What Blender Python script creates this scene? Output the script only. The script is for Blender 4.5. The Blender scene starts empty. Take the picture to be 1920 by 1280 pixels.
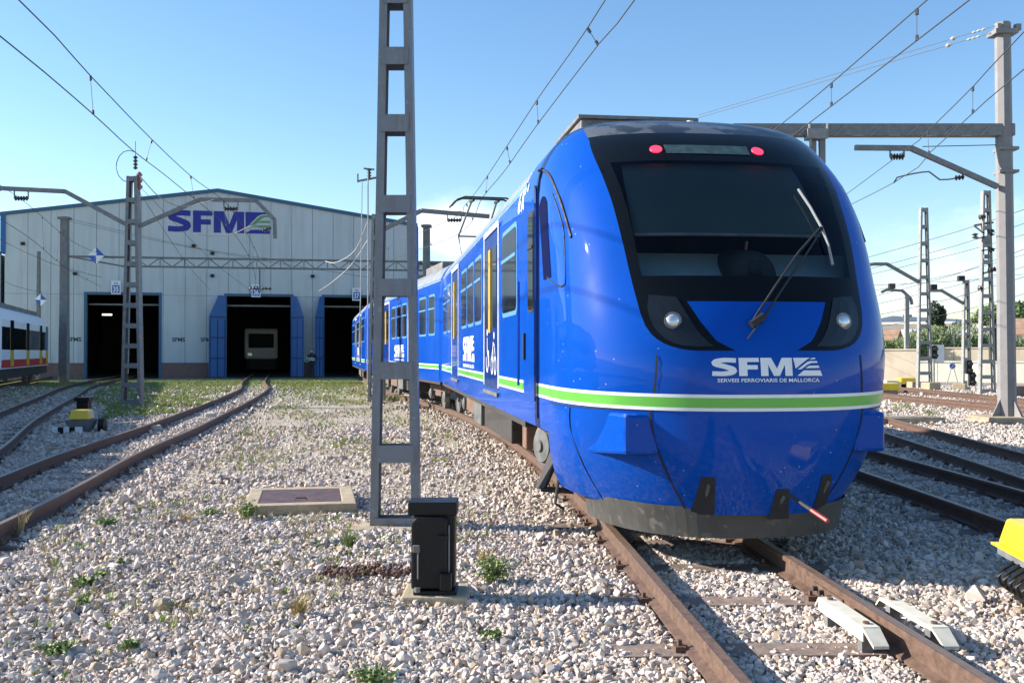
import bpy, bmesh, math, random
import numpy as np
from mathutils import Vector, Matrix, Euler
random.seed(7); rng = np.random.default_rng(11)
sc = bpy.context.scene
COL = sc.collection
R = math.radians

# ------------------------------------------------------------------ camera, sky, sun, exposure
CAMZ = 1.42; FPX = 1920.0; PITCH = math.atan(20 / FPX)
cam = bpy.data.cameras.new('camera'); cam.lens = 36; cam.sensor_width = 36; cam.clip_start = .1; cam.clip_end = 9000
camo = bpy.data.objects.new('camera', cam); COL.objects.link(camo)
camo.location = (0, 0, CAMZ); camo.rotation_euler = (math.pi / 2 + PITCH, 0, 0); sc.camera = camo

SUN_EL = 26.5
SHX, SHY = .985, -.172                      # direction in which shadows fall on the ground
sun = bpy.data.lights.new('sun', 'SUN'); sun.energy = 5.0; sun.angle = R(.53); sun.color = (1, .945, .86)
suno = bpy.data.objects.new('sun', sun); COL.objects.link(suno)
_d = Vector((SHX * math.cos(R(SUN_EL)), SHY * math.cos(R(SUN_EL)), -math.sin(R(SUN_EL))))
suno.rotation_euler = _d.to_track_quat('-Z', 'Y').to_euler()
SUN_AZ = math.atan2(-SHX, -SHY)            # clockwise from +Y
world = bpy.data.worlds.new('World'); sc.world = world; world.use_nodes = True
nt = world.node_tree; nt.nodes.clear()
def wn(t, **k):
    n = nt.nodes.new(t)
    for a, b in k.items(): setattr(n, a, b)
    return n
sky = wn('ShaderNodeTexSky', sky_type='NISHITA', sun_disc=False)
sky.sun_elevation = R(SUN_EL); sky.sun_rotation = SUN_AZ; sky.air_density = 1.0; sky.dust_density = .3; sky.ozone_density = 2.2; sky.altitude = 0
hsv = wn('ShaderNodeHueSaturation'); hsv.inputs['Saturation'].default_value = 1.16; hsv.inputs['Value'].default_value = 1.06
nt.links.new(sky.outputs[0], hsv.inputs['Color'])
tc = wn('ShaderNodeTexCoord')
def cloud_blobs():
    """low cumulus banks round the horizon: soft banks in direction space, broken up by noise"""
    mp = wn('ShaderNodeMapping'); mp.inputs['Scale'].default_value = (1, 1, 2.1); nt.links.new(tc.outputs['Generated'], mp.inputs[0])
    nz = wn('ShaderNodeTexNoise'); nz.inputs['Scale'].default_value = 7; nz.inputs['Detail'].default_value = 9; nz.inputs['Roughness'].default_value = .56
    nt.links.new(mp.outputs[0], nz.inputs['Vector'])
    tot = None
    banks = [(-2.8, 6.6, 3.8, 2.4, .95), (24.5, 5.2, 5.0, 4.4, .50), (19, 3.0, 5, 3.0, .30), (75, 5, 12, 4, .8), (130, 7, 14, 5, .8), (190, 6, 14, 4, .8), (240, 6, 10, 4, .7), (300, 4, 8, 3, .5)]
    sep = wn('ShaderNodeSeparateXYZ'); nt.links.new(tc.outputs['Generated'], sep.inputs[0])
    at = wn('ShaderNodeMath', operation='ARCTAN2'); nt.links.new(sep.outputs[0], at.inputs[0]); nt.links.new(sep.outputs[1], at.inputs[1])
    el = wn('ShaderNodeMath', operation='ARCSINE'); nt.links.new(sep.outputs[2], el.inputs[0])
    def M(op, a, b=None):
        n = wn('ShaderNodeMath', operation=op)
        for i, v in enumerate((a, b)):
            if v is None: continue
            if isinstance(v, (int, float)): n.inputs[i].default_value = v
            else: nt.links.new(v, n.inputs[i])
        return n.outputs[0]
    for (az, e, wa, we, st) in banks:
        da = M('SUBTRACT', at.outputs[0], R(az if az <= 180 else az - 360))
        g = M('ADD', M('POWER', M('DIVIDE', da, R(wa)), 2), M('POWER', M('DIVIDE', M('SUBTRACT', el.outputs[0], R(e)), R(we)), 2))
        g = M('MULTIPLY', M('POWER', 2.718, M('MULTIPLY', g, -1)), st)
        tot = g if tot is None else M('ADD', tot, g)
    v = M('MULTIPLY', tot, 1.0)
    v = M('ADD', v, M('MULTIPLY', M('SUBTRACT', nz.outputs[0], .5), 2.2))
    mr = wn('ShaderNodeMapRange', interpolation_type='SMOOTHSTEP'); nt.links.new(v, mr.inputs[0])
    mr.inputs[1].default_value = .36; mr.inputs[2].default_value = .95
    m2 = M('MULTIPLY', mr.outputs[0], M('MINIMUM', M('MULTIPLY', tot, 3.5), 1.0))
    return M('MULTIPLY', m2, .92)
cf = cloud_blobs()
mix = wn('ShaderNodeMix', data_type='RGBA'); nt.links.new(cf, mix.inputs[0]); nt.links.new(hsv.outputs[0], mix.inputs[6]); mix.inputs[7].default_value = (6.3, 6.8, 7.6, 1)
bg = wn('ShaderNodeBackground'); bg.inputs['Strength'].default_value = .104; nt.links.new(mix.outputs[2], bg.inputs[0])
wo = wn('ShaderNodeOutputWorld'); nt.links.new(bg.outputs[0], wo.inputs[0])
sc.view_settings.view_transform = 'Standard'; sc.view_settings.look = 'None'; sc.view_settings.gamma = 1; sc.view_settings.use_curve_mapping = False
sc.view_settings.exposure = 1.0

# ------------------------------------------------------------------ helpers
def at(px, py, Y):
    """world point seen at photo pixel (px, py) at forward distance Y"""
    c, s = math.cos(PITCH), math.sin(PITCH)
    u = (640 - py) / FPX; x = (px - 960) / FPX
    d = Y / (c - u * s)
    return Vector((x * d, Y, CAMZ + d * (s + u * c)))
GZ = -.17
def ground_at(px, py, z=GZ):
    Y = FPX * (CAMZ - z) / (py - 660.0)
    return Vector(((px - 960) / FPX * Y, Y, z))

MATS = {}
def mat(name, col, rough=.6, metal=0, coat=0, noise=None, bump=None, col2=None, emit=None, spec=None, rnd=0, fine=None):
    """procedural: base colour broken up by noise (scale, amount), optional bump (scale, strength)"""
    m = bpy.data.materials.new(name); m.use_nodes = True; t = m.node_tree; p = t.nodes['Principled BSDF']
    p.inputs['Roughness'].default_value = rough; p.inputs['Metallic'].default_value = metal
    p.inputs['Coat Weight'].default_value = coat; p.inputs['Coat Roughness'].default_value = .055
    if spec is not None: p.inputs['Specular IOR Level'].default_value = spec
    c4 = (*col, 1); N = lambda ty: t.nodes.new(ty); L = t.links.new
    tcn = N('ShaderNodeTexCoord')
    out = None
    if noise:
        nz = N('ShaderNodeTexNoise'); nz.inputs['Scale'].default_value = noise[0]; nz.inputs['Detail'].default_value = 7; nz.inputs['Roughness'].default_value = .62
        L(tcn.outputs['Object'], nz.inputs['Vector'])
        mr = N('ShaderNodeMapRange'); L(nz.outputs[0], mr.inputs[0]); mr.inputs[1].default_value = .3; mr.inputs[2].default_value = .7
        mx = N('ShaderNodeMix'); mx.data_type = 'RGBA'; L(mr.outputs[0], mx.inputs[0])
        a = noise[1]
        c2 = col2 if col2 else tuple(v * (1 - a) for v in col)
        mx.inputs[6].default_value = (*c2, 1) if col2 else (*[v * (1 - a) for v in col], 1)
        mx.inputs[7].default_value = c4 if col2 else (*[min(1, v * (1 + a)) for v in col], 1)
        out = mx.outputs[2]
        mr2 = N('ShaderNodeMapRange'); L(nz.outputs[0], mr2.inputs[0]); mr2.inputs[3].default_value = max(0, rough - .12); mr2.inputs[4].default_value = min(1, rough + .12); mr2.inputs[1].default_value = .3; mr2.inputs[2].default_value = .7
        if rough > .15: L(mr2.outputs[0], p.inputs['Roughness'])
    if fine:
        nf = N('ShaderNodeTexNoise'); nf.inputs['Scale'].default_value = fine[0]; nf.inputs['Detail'].default_value = 4
        L(tcn.outputs['Object'], nf.inputs['Vector'])
        mf = N('ShaderNodeMapRange'); L(nf.outputs[0], mf.inputs[0]); mf.inputs[1].default_value = fine[2]; mf.inputs[2].default_value = fine[2] + .08
        mxf = N('ShaderNodeMix'); mxf.data_type = 'RGBA'; L(mf.outputs[0], mxf.inputs[0])
        if out: L(out, mxf.inputs[6])
        else: mxf.inputs[6].default_value = c4
        mxf.inputs[7].default_value = (*fine[1], 1); out = mxf.outputs[2]
    if rnd:
        oi = N('ShaderNodeObjectInfo'); h = N('ShaderNodeHueSaturation')
        mr = N('ShaderNodeMapRange'); L(oi.outputs['Random'], mr.inputs[0]); mr.inputs[3].default_value = 1 - rnd; mr.inputs[4].default_value = 1 + rnd
        L(mr.outputs[0], h.inputs['Value'])
        if out: L(out, h.inputs['Color'])
        else: h.inputs['Color'].default_value = c4
        out = h.outputs[0]
    if out: L(out, p.inputs['Base Color'])
    else: p.inputs['Base Color'].default_value = c4
    if emit:
        p.inputs['Emission Color'].default_value = (*emit[0], 1); p.inputs['Emission Strength'].default_value = emit[1]
    if bump:
        nb = N('ShaderNodeTexNoise'); nb.inputs['Scale'].default_value = bump[0]; nb.inputs['Detail'].default_value = 6
        L(tcn.outputs['Object'], nb.inputs['Vector'])
        bp = N('ShaderNodeBump'); bp.inputs['Strength'].default_value = bump[1]; bp.inputs['Distance'].default_value = bump[2] if len(bump) > 2 else .02
        L(nb.outputs[0], bp.inputs['Height']); L(bp.outputs[0], p.inputs['Normal'])
    MATS[name] = m
    return m

def glass(name, tint, rough=.02, ior=1.5):
    m = bpy.data.materials.new(name); m.use_nodes = True; t = m.node_tree; t.nodes.clear()
    tr = t.nodes.new('ShaderNodeBsdfTransparent'); tr.inputs[0].default_value = (*tint, 1)
    gl = t.nodes.new('ShaderNodeBsdfGlossy'); gl.inputs['Roughness'].default_value = rough; gl.inputs[0].default_value = (.9, .95, 1, 1)
    fr = t.nodes.new('ShaderNodeFresnel'); fr.inputs[0].default_value = ior
    mx = t.nodes.new('ShaderNodeMixShader'); o = t.nodes.new('ShaderNodeOutputMaterial')
    t.links.new(fr.outputs[0], mx.inputs[0]); t.links.new(tr.outputs[0], mx.inputs[1]); t.links.new(gl.outputs[0], mx.inputs[2]); t.links.new(mx.outputs[0], o.inputs[0])
    MATS[name] = m; return m

WM = {}
def tag(o, label=None, cat=None, group=None, kind=None):
    if label: o['label'] = label
    if cat: o['category'] = cat
    if group: o['group'] = group
    if kind: o['kind'] = kind
    return o
def thing(name, label, cat, loc=(0, 0, 0), rz=0, group=None):
    o = bpy.data.objects.new(name, None); COL.objects.link(o); o.empty_display_size = .2
    o.location = loc; o.rotation_euler = (0, 0, rz)
    WM[o.name] = Matrix.Translation(Vector(loc)) @ Matrix.Rotation(rz, 4, 'Z')
    return tag(o, label, cat, group)
def copy_tree(o, parent=None):
    c = o.copy(); COL.objects.link(c)
    if parent: c.parent = parent
    for ch in list(o.children): copy_tree(ch, c)
    return c

class MB:
    def __init__(s): s.v = []; s.f = []
    def add(s, vs, fs):
        b = len(s.v); s.v += [tuple(v) for v in vs]; s.f += [tuple(b + i for i in f) for f in fs]; return s
    def box(s, x0, x1, y0, y1, z0, z1):
        return s.add([(x0, y0, z0), (x1, y0, z0), (x1, y1, z0), (x0, y1, z0), (x0, y0, z1), (x1, y0, z1), (x1, y1, z1), (x0, y1, z1)],
                     [(0, 3, 2, 1), (4, 5, 6, 7), (0, 1, 5, 4), (1, 2, 6, 5), (2, 3, 7, 6), (3, 0, 4, 7)])
    def cbox(s, c, sx, sy, sz, rz=0, base=True):
        z0 = c[2] if base else c[2] - sz / 2
        m = Matrix.Rotation(rz, 3, 'Z'); vs = []
        for z in (z0, z0 + sz):
            for (a, b) in ((-1, -1), (1, -1), (1, 1), (-1, 1)):
                q = m @ Vector((a * sx / 2, b * sy / 2, 0)); vs.append((c[0] + q.x, c[1] + q.y, z))
        return s.add(vs, [(0, 3, 2, 1), (4, 5, 6, 7), (0, 1, 5, 4), (1, 2, 6, 5), (2, 3, 7, 6), (3, 0, 4, 7)])
    def beam(s, a, b, w, h, up=(0, 0, 1), w2=None, h2=None):
        a = Vector(a); b = Vector(b); d = (b - a).normalized(); u = Vector(up)
        if abs(d.dot(u)) > .98: u = Vector((0, 1, 0))
        sd = d.cross(u).normalized(); u = sd.cross(d)
        vs = []
        for p, ww, hh in ((a, w, h), (b, w2 or w, h2 or h)):
            for (i, j) in ((-1, -1), (1, -1), (1, 1), (-1, 1)): vs.append(p + sd * i * ww / 2 + u * j * hh / 2)
        return s.add(vs, [(0, 1, 2, 3), (7, 6, 5, 4), (0, 4, 5, 1), (1, 5, 6, 2), (2, 6, 7, 3), (3, 7, 4, 0)])
    def tube(s, pts, r, n=6, cap=True):
        pts = [Vector(p) for p in pts]; vs = []; fs = []
        rr = r if isinstance(r, (list, tuple)) else [r] * len(pts)
        d0 = (pts[1] - pts[0]).normalized(); ref = Vector((0, 0, 1)) if abs(d0.z) < .9 else Vector((1, 0, 0))
        for i, p in enumerate(pts):
            d = ((pts[min(i + 1, len(pts) - 1)] - pts[max(i - 1, 0)])).normalized()
            a = d.cross(ref)
            if a.length < 1e-4: a = d.cross(Vector((0, 1, .1)))
            a.normalize(); b = d.cross(a)
            for k in range(n):
                t = 2 * math.pi * k / n; vs.append(p + (a * math.cos(t) + b * math.sin(t)) * rr[i])
        for i in range(len(pts) - 1):
            for k in range(n):
                k2 = (k + 1) % n; fs.append((i * n + k, i * n + k2, (i + 1) * n + k2, (i + 1) * n + k))
        if cap: fs += [tuple(range(n))[::-1], tuple((len(pts) - 1) * n + k for k in range(n))]
        return s.add(vs, fs)
    def disc(s, c, nrm, r, n=16, r0=0, h=.01):
        c = Vector(c); nrm = Vector(nrm).normalized()
        return s.tube([c, c + nrm * h], r, n)
    def lathe(s, prof, c, axis=(0, 0, 1), n=16):
        axis = Vector(axis).normalized(); q = axis.to_track_quat('Z', 'Y'); c = Vector(c); vs = []; fs = []
        for (r, h) in prof:
            for k in range(n):
                t = 2 * math.pi * k / n; vs.append(c + q @ Vector((r * math.cos(t), r * math.sin(t), h)))
        for i in range(len(prof) - 1):
            for k in range(n):
                k2 = (k + 1) % n; fs.append((i * n + k, i * n + k2, (i + 1) * n + k2, (i + 1) * n + k))
        fs += [tuple(range(n))[::-1], tuple((len(prof) - 1) * n + k for k in range(n))]
        return s.add(vs, fs)
    def prism(s, poly, fn, d):
        """poly: list of (u,v); fn(u,v)->point of front; d: thickness vector"""
        n = len(poly); d = Vector(d); a = [Vector(fn(*p)) for p in poly]; b = [p + d for p in a]
        return s.add(a + b, [tuple(range(n)), tuple(range(2 * n - 1, n - 1, -1))] + [(i, i + n, (i + 1) % n + n, (i + 1) % n) for i in range(n)])
    def grid(s, fn, nu, nv):
        vs = [fn(i / nu, j / nv) for j in range(nv + 1) for i in range(nu + 1)]; w = nu + 1
        return s.add(vs, [(j * w + i, j * w + i + 1, (j + 1) * w + i + 1, (j + 1) * w + i) for j in range(nv) for i in range(nu)])
    def build(s, name, m=None, parent=None, smooth=False, bevel=0, local=False, label=None, recalc=True, auto=None):
        me = bpy.data.meshes.new(name)
        if parent is not None and not local:
            inv = WM[parent.name].inverted(); vs = [tuple(inv @ Vector(v)) for v in s.v]; off = None
        elif parent is None:
            a = np.array(s.v); lo = a.min(0); hi = a.max(0); off = ((lo[0] + hi[0]) / 2, (lo[1] + hi[1]) / 2, lo[2]); vs = (a - off).tolist()
        else: vs = s.v; off = None
        me.from_pydata(vs, [], s.f); me.update()
        if recalc:
            bm = bmesh.new(); bm.from_mesh(me); bmesh.ops.recalc_face_normals(bm, faces=bm.faces); bm.to_mesh(me); bm.free()
        if m: me.materials.append(m if not isinstance(m, str) else MATS[m])
        if smooth: me.polygons.foreach_set('use_smooth', [True] * len(me.polygons))
        o = bpy.data.objects.new(name, me); COL.objects.link(o)
        if off: o.location = off
        if parent is not None:
            o.parent = parent; WM[o.name] = WM[parent.name]
        else: WM[o.name] = Matrix.Translation(Vector(off))
        if bevel:
            b = o.modifiers.new('bevel', 'BEVEL'); b.width = bevel; b.segments = 2; b.limit_method = 'ANGLE'; b.angle_limit = R(35)
        if label: o['label'] = label
        return o

def smoothpath(pts, step=.5):
    """Catmull-Rom through pts, resampled"""
    P = [Vector(p) for p in pts]; P = [P[0] * 2 - P[1]] + P + [P[-1] * 2 - P[-2]]; out = []
    for i in range(1, len(P) - 2):
        n = max(1, int((P[i + 1] - P[i]).length / step))
        for k in range(n):
            t = k / n; a, b, c, d = P[i - 1:i + 3]
            out.append(.5 * ((2 * b) + (c - a) * t + (2 * a - 5 * b + 4 * c - d) * t * t + (3 * b - a - 3 * c + d) * t ** 3))
    out.append(P[-2]); return out

def scanfill(poly, rows=8, maxlen=1e9):
    """fill a polygon (list of (u,v)) with quads in horizontal strips"""
    ys = sorted({round(p[1], 5) for p in poly}); y0, y1 = ys[0], ys[-1]
    ys = sorted(set(ys) | {round(y0 + (y1 - y0) * i / rows, 5) for i in range(rows + 1)})
    n = len(poly); out = []
    def cross(y):
        xs = []
        for i in range(n):
            (ax, ay), (bx, by) = poly[i], poly[(i + 1) % n]
            if (ay <= y < by) or (by <= y < ay): xs.append((ax + (bx - ax) * (y - ay) / (by - ay), i))
        return sorted(xs)
    def ex(i, y):
        (ax, ay), (bx, by) = poly[i], poly[(i + 1) % n]; return ax + (bx - ax) * (y - ay) / (by - ay)
    for a, b in zip(ys, ys[1:]):
        if b - a < 1e-5: continue
        c = cross((a + b) / 2)
        for k in range(0, len(c) - 1, 2):
            i, j = c[k][1], c[k + 1][1]
            xa0, xa1, xb0, xb1 = ex(i, a), ex(j, a), ex(i, b), ex(j, b)
            m = max(1, int(math.ceil((c[k + 1][0] - c[k][0]) / maxlen)))
            for q in range(m):
                f0, f1 = q / m, (q + 1) / m
                out.append(((xa0 + (xa1 - xa0) * f0, a), (xa0 + (xa1 - xa0) * f1, a), (xb0 + (xb1 - xb0) * f1, b), (xb0 + (xb1 - xb0) * f0, b)))
    return out

def s_letter():
    c = smoothpath([(.93, .855, 0), (.5, .875, 0), (.2, .80, 0), (.175, .655, 0), (.5, .52, 0), (.79, .37, 0), (.76, .20, 0), (.45, .125, 0), (.03, .14, 0)], .06)
    L_, R_ = [], []
    for i, p in enumerate(c):
        d = (c[min(i + 1, len(c) - 1)] - c[max(i - 1, 0)]).normalized(); nrm = Vector((-d.y, d.x, 0))
        w = .125 + .02 * abs(d.y)
        L_.append(p + nrm * w); R_.append(p - nrm * w)
    return [(tuple(L_[i][:2]), tuple(L_[i + 1][:2]), tuple(R_[i + 1][:2]), tuple(R_[i][:2])) for i in range(len(c) - 1)]
S_Q = s_letter()
F_P = [(0, 0), (.32, 0), (.32, .36), (.72, .36), (.72, .60), (.32, .60), (.32, .77), (.78, .77), (.78, 1), (0, 1)]
M_P = [(0, 0), (0, 1), (.42, 1), (.63, .40), (.84, 1), (1.24, 1), (1.24, 0), (.95, 0), (.95, .62), (.73, 0), (.50, 0), (.29, .62), (.29, 0)]
E_P = [[(0, 1), (.86, 1), (.93, .93), (.66, .90), (.52, .82), (.02, .26)],
       [(.0, 0), (1.02, 0), (1.02, .17), (.48, .19), (.24, .17)]]
E_G = [[(.20, .38), (.60, .80), (.75, .86), (1.0, .86), (1.02, .79), (.78, .78), (.68, .72), (.42, .42)],
       [(.50, .50), (.62, .60), (1.02, .61), (1.02, .52), (.60, .51)],
       [(.26, .30), (.36, .385), (1.02, .39), (1.02, .29), (.40, .29)]]
E_W = [[(0, 1), (.70, 1), (.60, .93), (.52, .86), (.08, .40)], [(.80, 1), (.90, 1), (.93, .93), (.66, .90)],
       [(.16, .36), (.58, .78), (.72, .82), (.98, .82), (1.0, .72), (.74, .71), (.60, .64), (.30, .36)],
       [(.48, .42), (.64, .56), (1.04, .57), (1.07, .44), (.56, .42)],
       [(.14, 0), (.40, .30), (1.10, .30), (1.18, 0)]]
def logo(fn, width, height, m_letters, parent, name='logo', colour2=None, local=False, emblem='g', maxlen=.12):
    """SFM letters and emblem; fn(u,v)-> point for u in 0..width, v in 0..height"""
    total = .95 + .08 + .78 + .06 + 1.24 + .05 + 1.05; k = width / total; h = height
    mb = MB(); x = 0
    for q in S_Q: mb.add([fn((x + a) * k, b * h) for a, b in q], [(0, 1, 2, 3)])
    x += 1.03
    for P_ in (F_P, M_P):
        for q in scanfill(P_, 6, maxlen * total): mb.add([fn((x + a) * k, b * h) for a, b in q], [(0, 1, 2, 3)])
        x += .84 if P_ is F_P else 1.29
    for P_ in (E_P if emblem == 'g' else E_W):
        for q in scanfill(P_, 6, maxlen * total): mb.add([fn((x + a) * k, b * h) for a, b in q], [(0, 1, 2, 3)])
    o = mb.build(name, m_letters, parent, local=local)
    if colour2:
        g = MB()
        for P_ in E_G:
            for q in scanfill(P_, 4, maxlen * total): g.add([fn((x + a) * k, b * h) for a, b in q], [(0, 1, 2, 3)])
        g.build('logo_band', colour2, o if False else parent, local=local)
    return o
def textmesh(txt, fn, height, bold=.02, align='LEFT', width=None):
    """text outline as mesh, mapped through fn(u,v)"""
    cu = bpy.data.curves.new('t', 'FONT'); cu.body = txt; cu.size = 1; cu.offset = bold; cu.resolution_u = 3
    o = bpy.data.objects.new('t', cu); COL.objects.link(o); bpy.context.view_layer.update()
    me = bpy.data.meshes.new_from_object(o.evaluated_get(bpy.context.evaluated_depsgraph_get()))
    v = np.array([w.co[:] for w in me.vertices]); f = [tuple(p.vertices) for p in me.polygons]
    bpy.data.objects.remove(o); bpy.data.meshes.remove(me)
    lo, hi = v.min(0), v.max(0); k = height / (hi[1] - lo[1]); kx = (width / (hi[0] - lo[0])) if width else k
    mb = MB(); mb.add([fn((a[0] - lo[0]) * kx, (a[1] - lo[1]) * k) for a in v], f); return mb

# ------------------------------------------------------------------ materials
mat('train_blue', (.001, .066, .40), .5, coat=.5, noise=(1.3, .06), fine=(55, (.05, .12, .40), .74), spec=.03)
def dusty():
    m = MATS['train_blue']; t = m.node_tree; p = t.nodes['Principled BSDF']; N = t.nodes.new; L = t.links.new
    src = p.inputs['Base Color'].links[0].from_socket; c = N('ShaderNodeTexCoord'); sp = N('ShaderNodeSeparateXYZ'); L(c.outputs['Object'], sp.inputs[0])
    mr = N('ShaderNodeMapRange'); L(sp.outputs[2], mr.inputs[0]); mr.inputs[1].default_value = 1.0; mr.inputs[2].default_value = .3; mr.inputs[3].default_value = 0; mr.inputs[4].default_value = 1
    nz = N('ShaderNodeTexNoise'); nz.inputs['Scale'].default_value = 28; nz.inputs['Detail'].default_value = 8; nz.inputs['Roughness'].default_value = .7; L(c.outputs['Object'], nz.inputs[0])
    m2 = N('ShaderNodeMapRange'); L(nz.outputs[0], m2.inputs[0]); m2.inputs[1].default_value = .45; m2.inputs[2].default_value = .75; m2.inputs[4].default_value = .24
    mu = N('ShaderNodeMath'); mu.operation = 'MULTIPLY'; L(mr.outputs[0], mu.inputs[0]); L(m2.outputs[0], mu.inputs[1])
    mx = N('ShaderNodeMix'); mx.data_type = 'RGBA'; L(mu.outputs[0], mx.inputs[0]); L(src, mx.inputs[6]); mx.inputs[7].default_value = (.16, .17, .22, 1); L(mx.outputs[2], p.inputs['Base Color'])
    vo = N('ShaderNodeTexVoronoi'); vo.inputs['Scale'].default_value = 9; L(c.outputs['Object'], vo.inputs[0])
    lt = N('ShaderNodeMath'); lt.operation = 'LESS_THAN'; L(vo.outputs['Distance'], lt.inputs[0]); lt.inputs[1].default_value = .055
    mx2 = N('ShaderNodeMix'); mx2.data_type = 'RGBA'; L(lt.outputs[0], mx2.inputs[0]); L(mx.outputs[2], mx2.inputs[6]); mx2.inputs[7].default_value = (.22, .28, .42, 1); L(mx2.outputs[2], p.inputs['Base Color'])
    p.inputs['Coat IOR'].default_value = 1.42; p.inputs['Coat Roughness'].default_value = .035
    bp = N('ShaderNodeBump'); bn = N('ShaderNodeTexNoise'); bn.inputs['Scale'].default_value = 3.2; L(c.outputs['Object'], bn.inputs[0]); bp.inputs['Strength'].default_value = .12; bp.inputs['Distance'].default_value = .02; L(bn.outputs[0], bp.inputs['Height']); L(bp.outputs[0], p.inputs['Coat Normal'])
dusty()
mat('door_blue', (.002, .035, .24), .4, coat=.7, noise=(2, .08), spec=.15)
mat('skirt_blue', (.02, .05, .40), .4, coat=.5, noise=(3, .2), fine=(30, (.14, .17, .33), .62))
mat('frame_blue', (.12, .33, .72), .35, coat=.3)
mat('white_paint', (.8, .82, .82), .4, noise=(6, .05))
mat('stripe_green', (.13, .47, .06), .4, coat=.5, noise=(5, .06))
mat('mask_black', (.004, .005, .006), .18, coat=.1, spec=.16)
mat('roof_mask', (.022, .023, .028), .35, coat=.25, spec=.3, noise=(3, .6, ), fine=(5, (.10, .10, .105), .47))  # paler grey blotches: roof dust plus a reflection put into the colour
mat('rubber', (.012, .012, .012), .7, noise=(20, .2))
mat('lens_dark', (.012, .014, .017), .12, coat=.35, spec=.3)
mat('lamp_chrome', (.62, .66, .68), .18, metal=.6)
mat('red_lamp', (.5, .02, .03), .3, emit=((1, .02, .05), 2.2))
mat('display_grey', (.05, .085, .085), .25, noise=(12, .3))
mat('blind_grey', (.050, .066, .068), .85, noise=(3, .1))
mat('dash_grey', (.20, .26, .29), .7, noise=(6, .1))
mat('cab_dark', (.02, .022, .025), .8, noise=(5, .2))
mat('window_dark', (.035, .04, .042), .06, coat=1, noise=(1.6, .5))
mat('rail_yellow', (.75, .50, .10), .5)
mat('roof_grey', (.20, .21, .23), .6, noise=(2.5, .3), fine=(12, (.1, .1, .1), .6))
mat('unit_grey', (.17, .165, .16), .65, noise=(5, .35), bump=(30, .2))
mat('under_dark', (.045, .038, .034), .8, noise=(7, .5))
mat('under_brown', (.17, .10, .07), .85, noise=(9, .45))
mat('under_grey', (.13, .13, .125), .7, noise=(6, .4))
mat('deflector_grey', (.066, .062, .056), .6, noise=(3, .3), fine=(14, (.12, .11, .10), .6))
mat('wiper_black', (.02, .02, .02), .5)
mat('wiper_blade', (.30, .30, .28), .5)
mat('rail_rust', (.125, .073, .050), .62, noise=(14, .35), bump=(60, .2))
mat('sleeper_wood', (.20, .145, .115), .85, noise=(9, .3), bump=(25, .4), rnd=.2)
mat('galvanised', (.20, .215, .23), .55, metal=.25, noise=(7, .14), fine=(26, (.26, .27, .28), .62))
mat('mast_grey', (.21, .21, .205), .65, metal=.1, noise=(8, .25))
mat('mast_light', (.27, .27, .26), .7, noise=(8, .2))
mat('pole_pinkgrey', (.235, .223, .22), .75, noise=(3, .15), bump=(20, .15))
mat('pole_concrete', (.17, .175, .18), .8, noise=(4, .25), bump=(20, .2))
mat('insulator', (.05, .035, .03), .3, coat=.6)
mat('insulator_red', (.33, .13, .09), .4, coat=.4)
mat('wire', (.05, .05, .052), .6)
mat('wire_light', (.36, .35, .33), .6)
mat('panel_grey', (.52, .56, .585), .6, noise=(.5, .05), rnd=.025)
def streaks(nm, col2, sc_=(1.6, 1.6, .12), amt=.45):
    m = MATS[nm]; t = m.node_tree; p = t.nodes['Principled BSDF']; N = t.nodes.new; L = t.links.new
    src = p.inputs['Base Color'].links[0].from_socket; g_ = N('ShaderNodeNewGeometry'); mp = N('ShaderNodeMapping'); mp.inputs['Scale'].default_value = sc_; L(g_.outputs['Position'], mp.inputs[0])
    nz = N('ShaderNodeTexNoise'); nz.inputs['Scale'].default_value = 2.2; nz.inputs['Detail'].default_value = 6; L(mp.outputs[0], nz.inputs[0])
    mr = N('ShaderNodeMapRange'); L(nz.outputs[0], mr.inputs[0]); mr.inputs[1].default_value = .48; mr.inputs[2].default_value = .75; mr.inputs[4].default_value = amt
    mx = N('ShaderNodeMix'); mx.data_type = 'RGBA'; L(mr.outputs[0], mx.inputs[0]); L(src, mx.inputs[6]); mx.inputs[7].default_value = (*col2, 1); L(mx.outputs[2], p.inputs['Base Color'])
pass
mat('panel_joint', (.22, .24, .25), .8)
mat('intake_dark', (.001, .004, .045), .7, spec=.05)
mat('trim_blue', (.045, .12, .22), .6, noise=(4, .1))
mat('leaf_blue', (.024, .115, .34), .55, noise=(3, .12))
mat('leaf_rib', (.012, .05, .17), .6)
mat('brick_brown', (.20, .125, .11), .85, noise=(6, .2), bump=(30, .3))
mat('logo_blue', (.012, .02, .28), .5)
mat('logo_green', (.10, .30, .12), .6)
mat('sign_blue', (.03, .10, .45), .5)
mat('text_dark', (.04, .06, .08), .7)
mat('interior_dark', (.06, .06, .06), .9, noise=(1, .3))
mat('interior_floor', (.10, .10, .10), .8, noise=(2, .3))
mat('machine_black', (.008, .008, .009), .45, spec=.3, noise=(10, .25), bump=(60, .1))
mat('concrete_pale', (.40, .315, .21), .85, noise=(7, .2), bump=(40, .35))
mat('plate_rust', (.10, .06, .058), .65, metal=.1, noise=(8, .35), bump=(50, .3))
mat('yellow_cover', (.80, .56, .03), .35, coat=.3, noise=(4, .05))
mat('device_white', (.62, .57, .46), .6, noise=(12, .12))
mat('hose_black', (.015, .015, .015), .4)
mat('red_stripe', (.55, .02, .03), .5)
mat('old_white', (.80, .82, .84), .5, noise=(3, .05))
mat('door_yellow', (.62, .40, .03), .5)
mat('skin', (.45, .28, .2), .6)
mat('cloth_navy', (.02, .022, .035), .85)
mat('reflective', (.8, .85, .8), .4)
mat('hi_green', (.15, .4, .12), .7)
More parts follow.
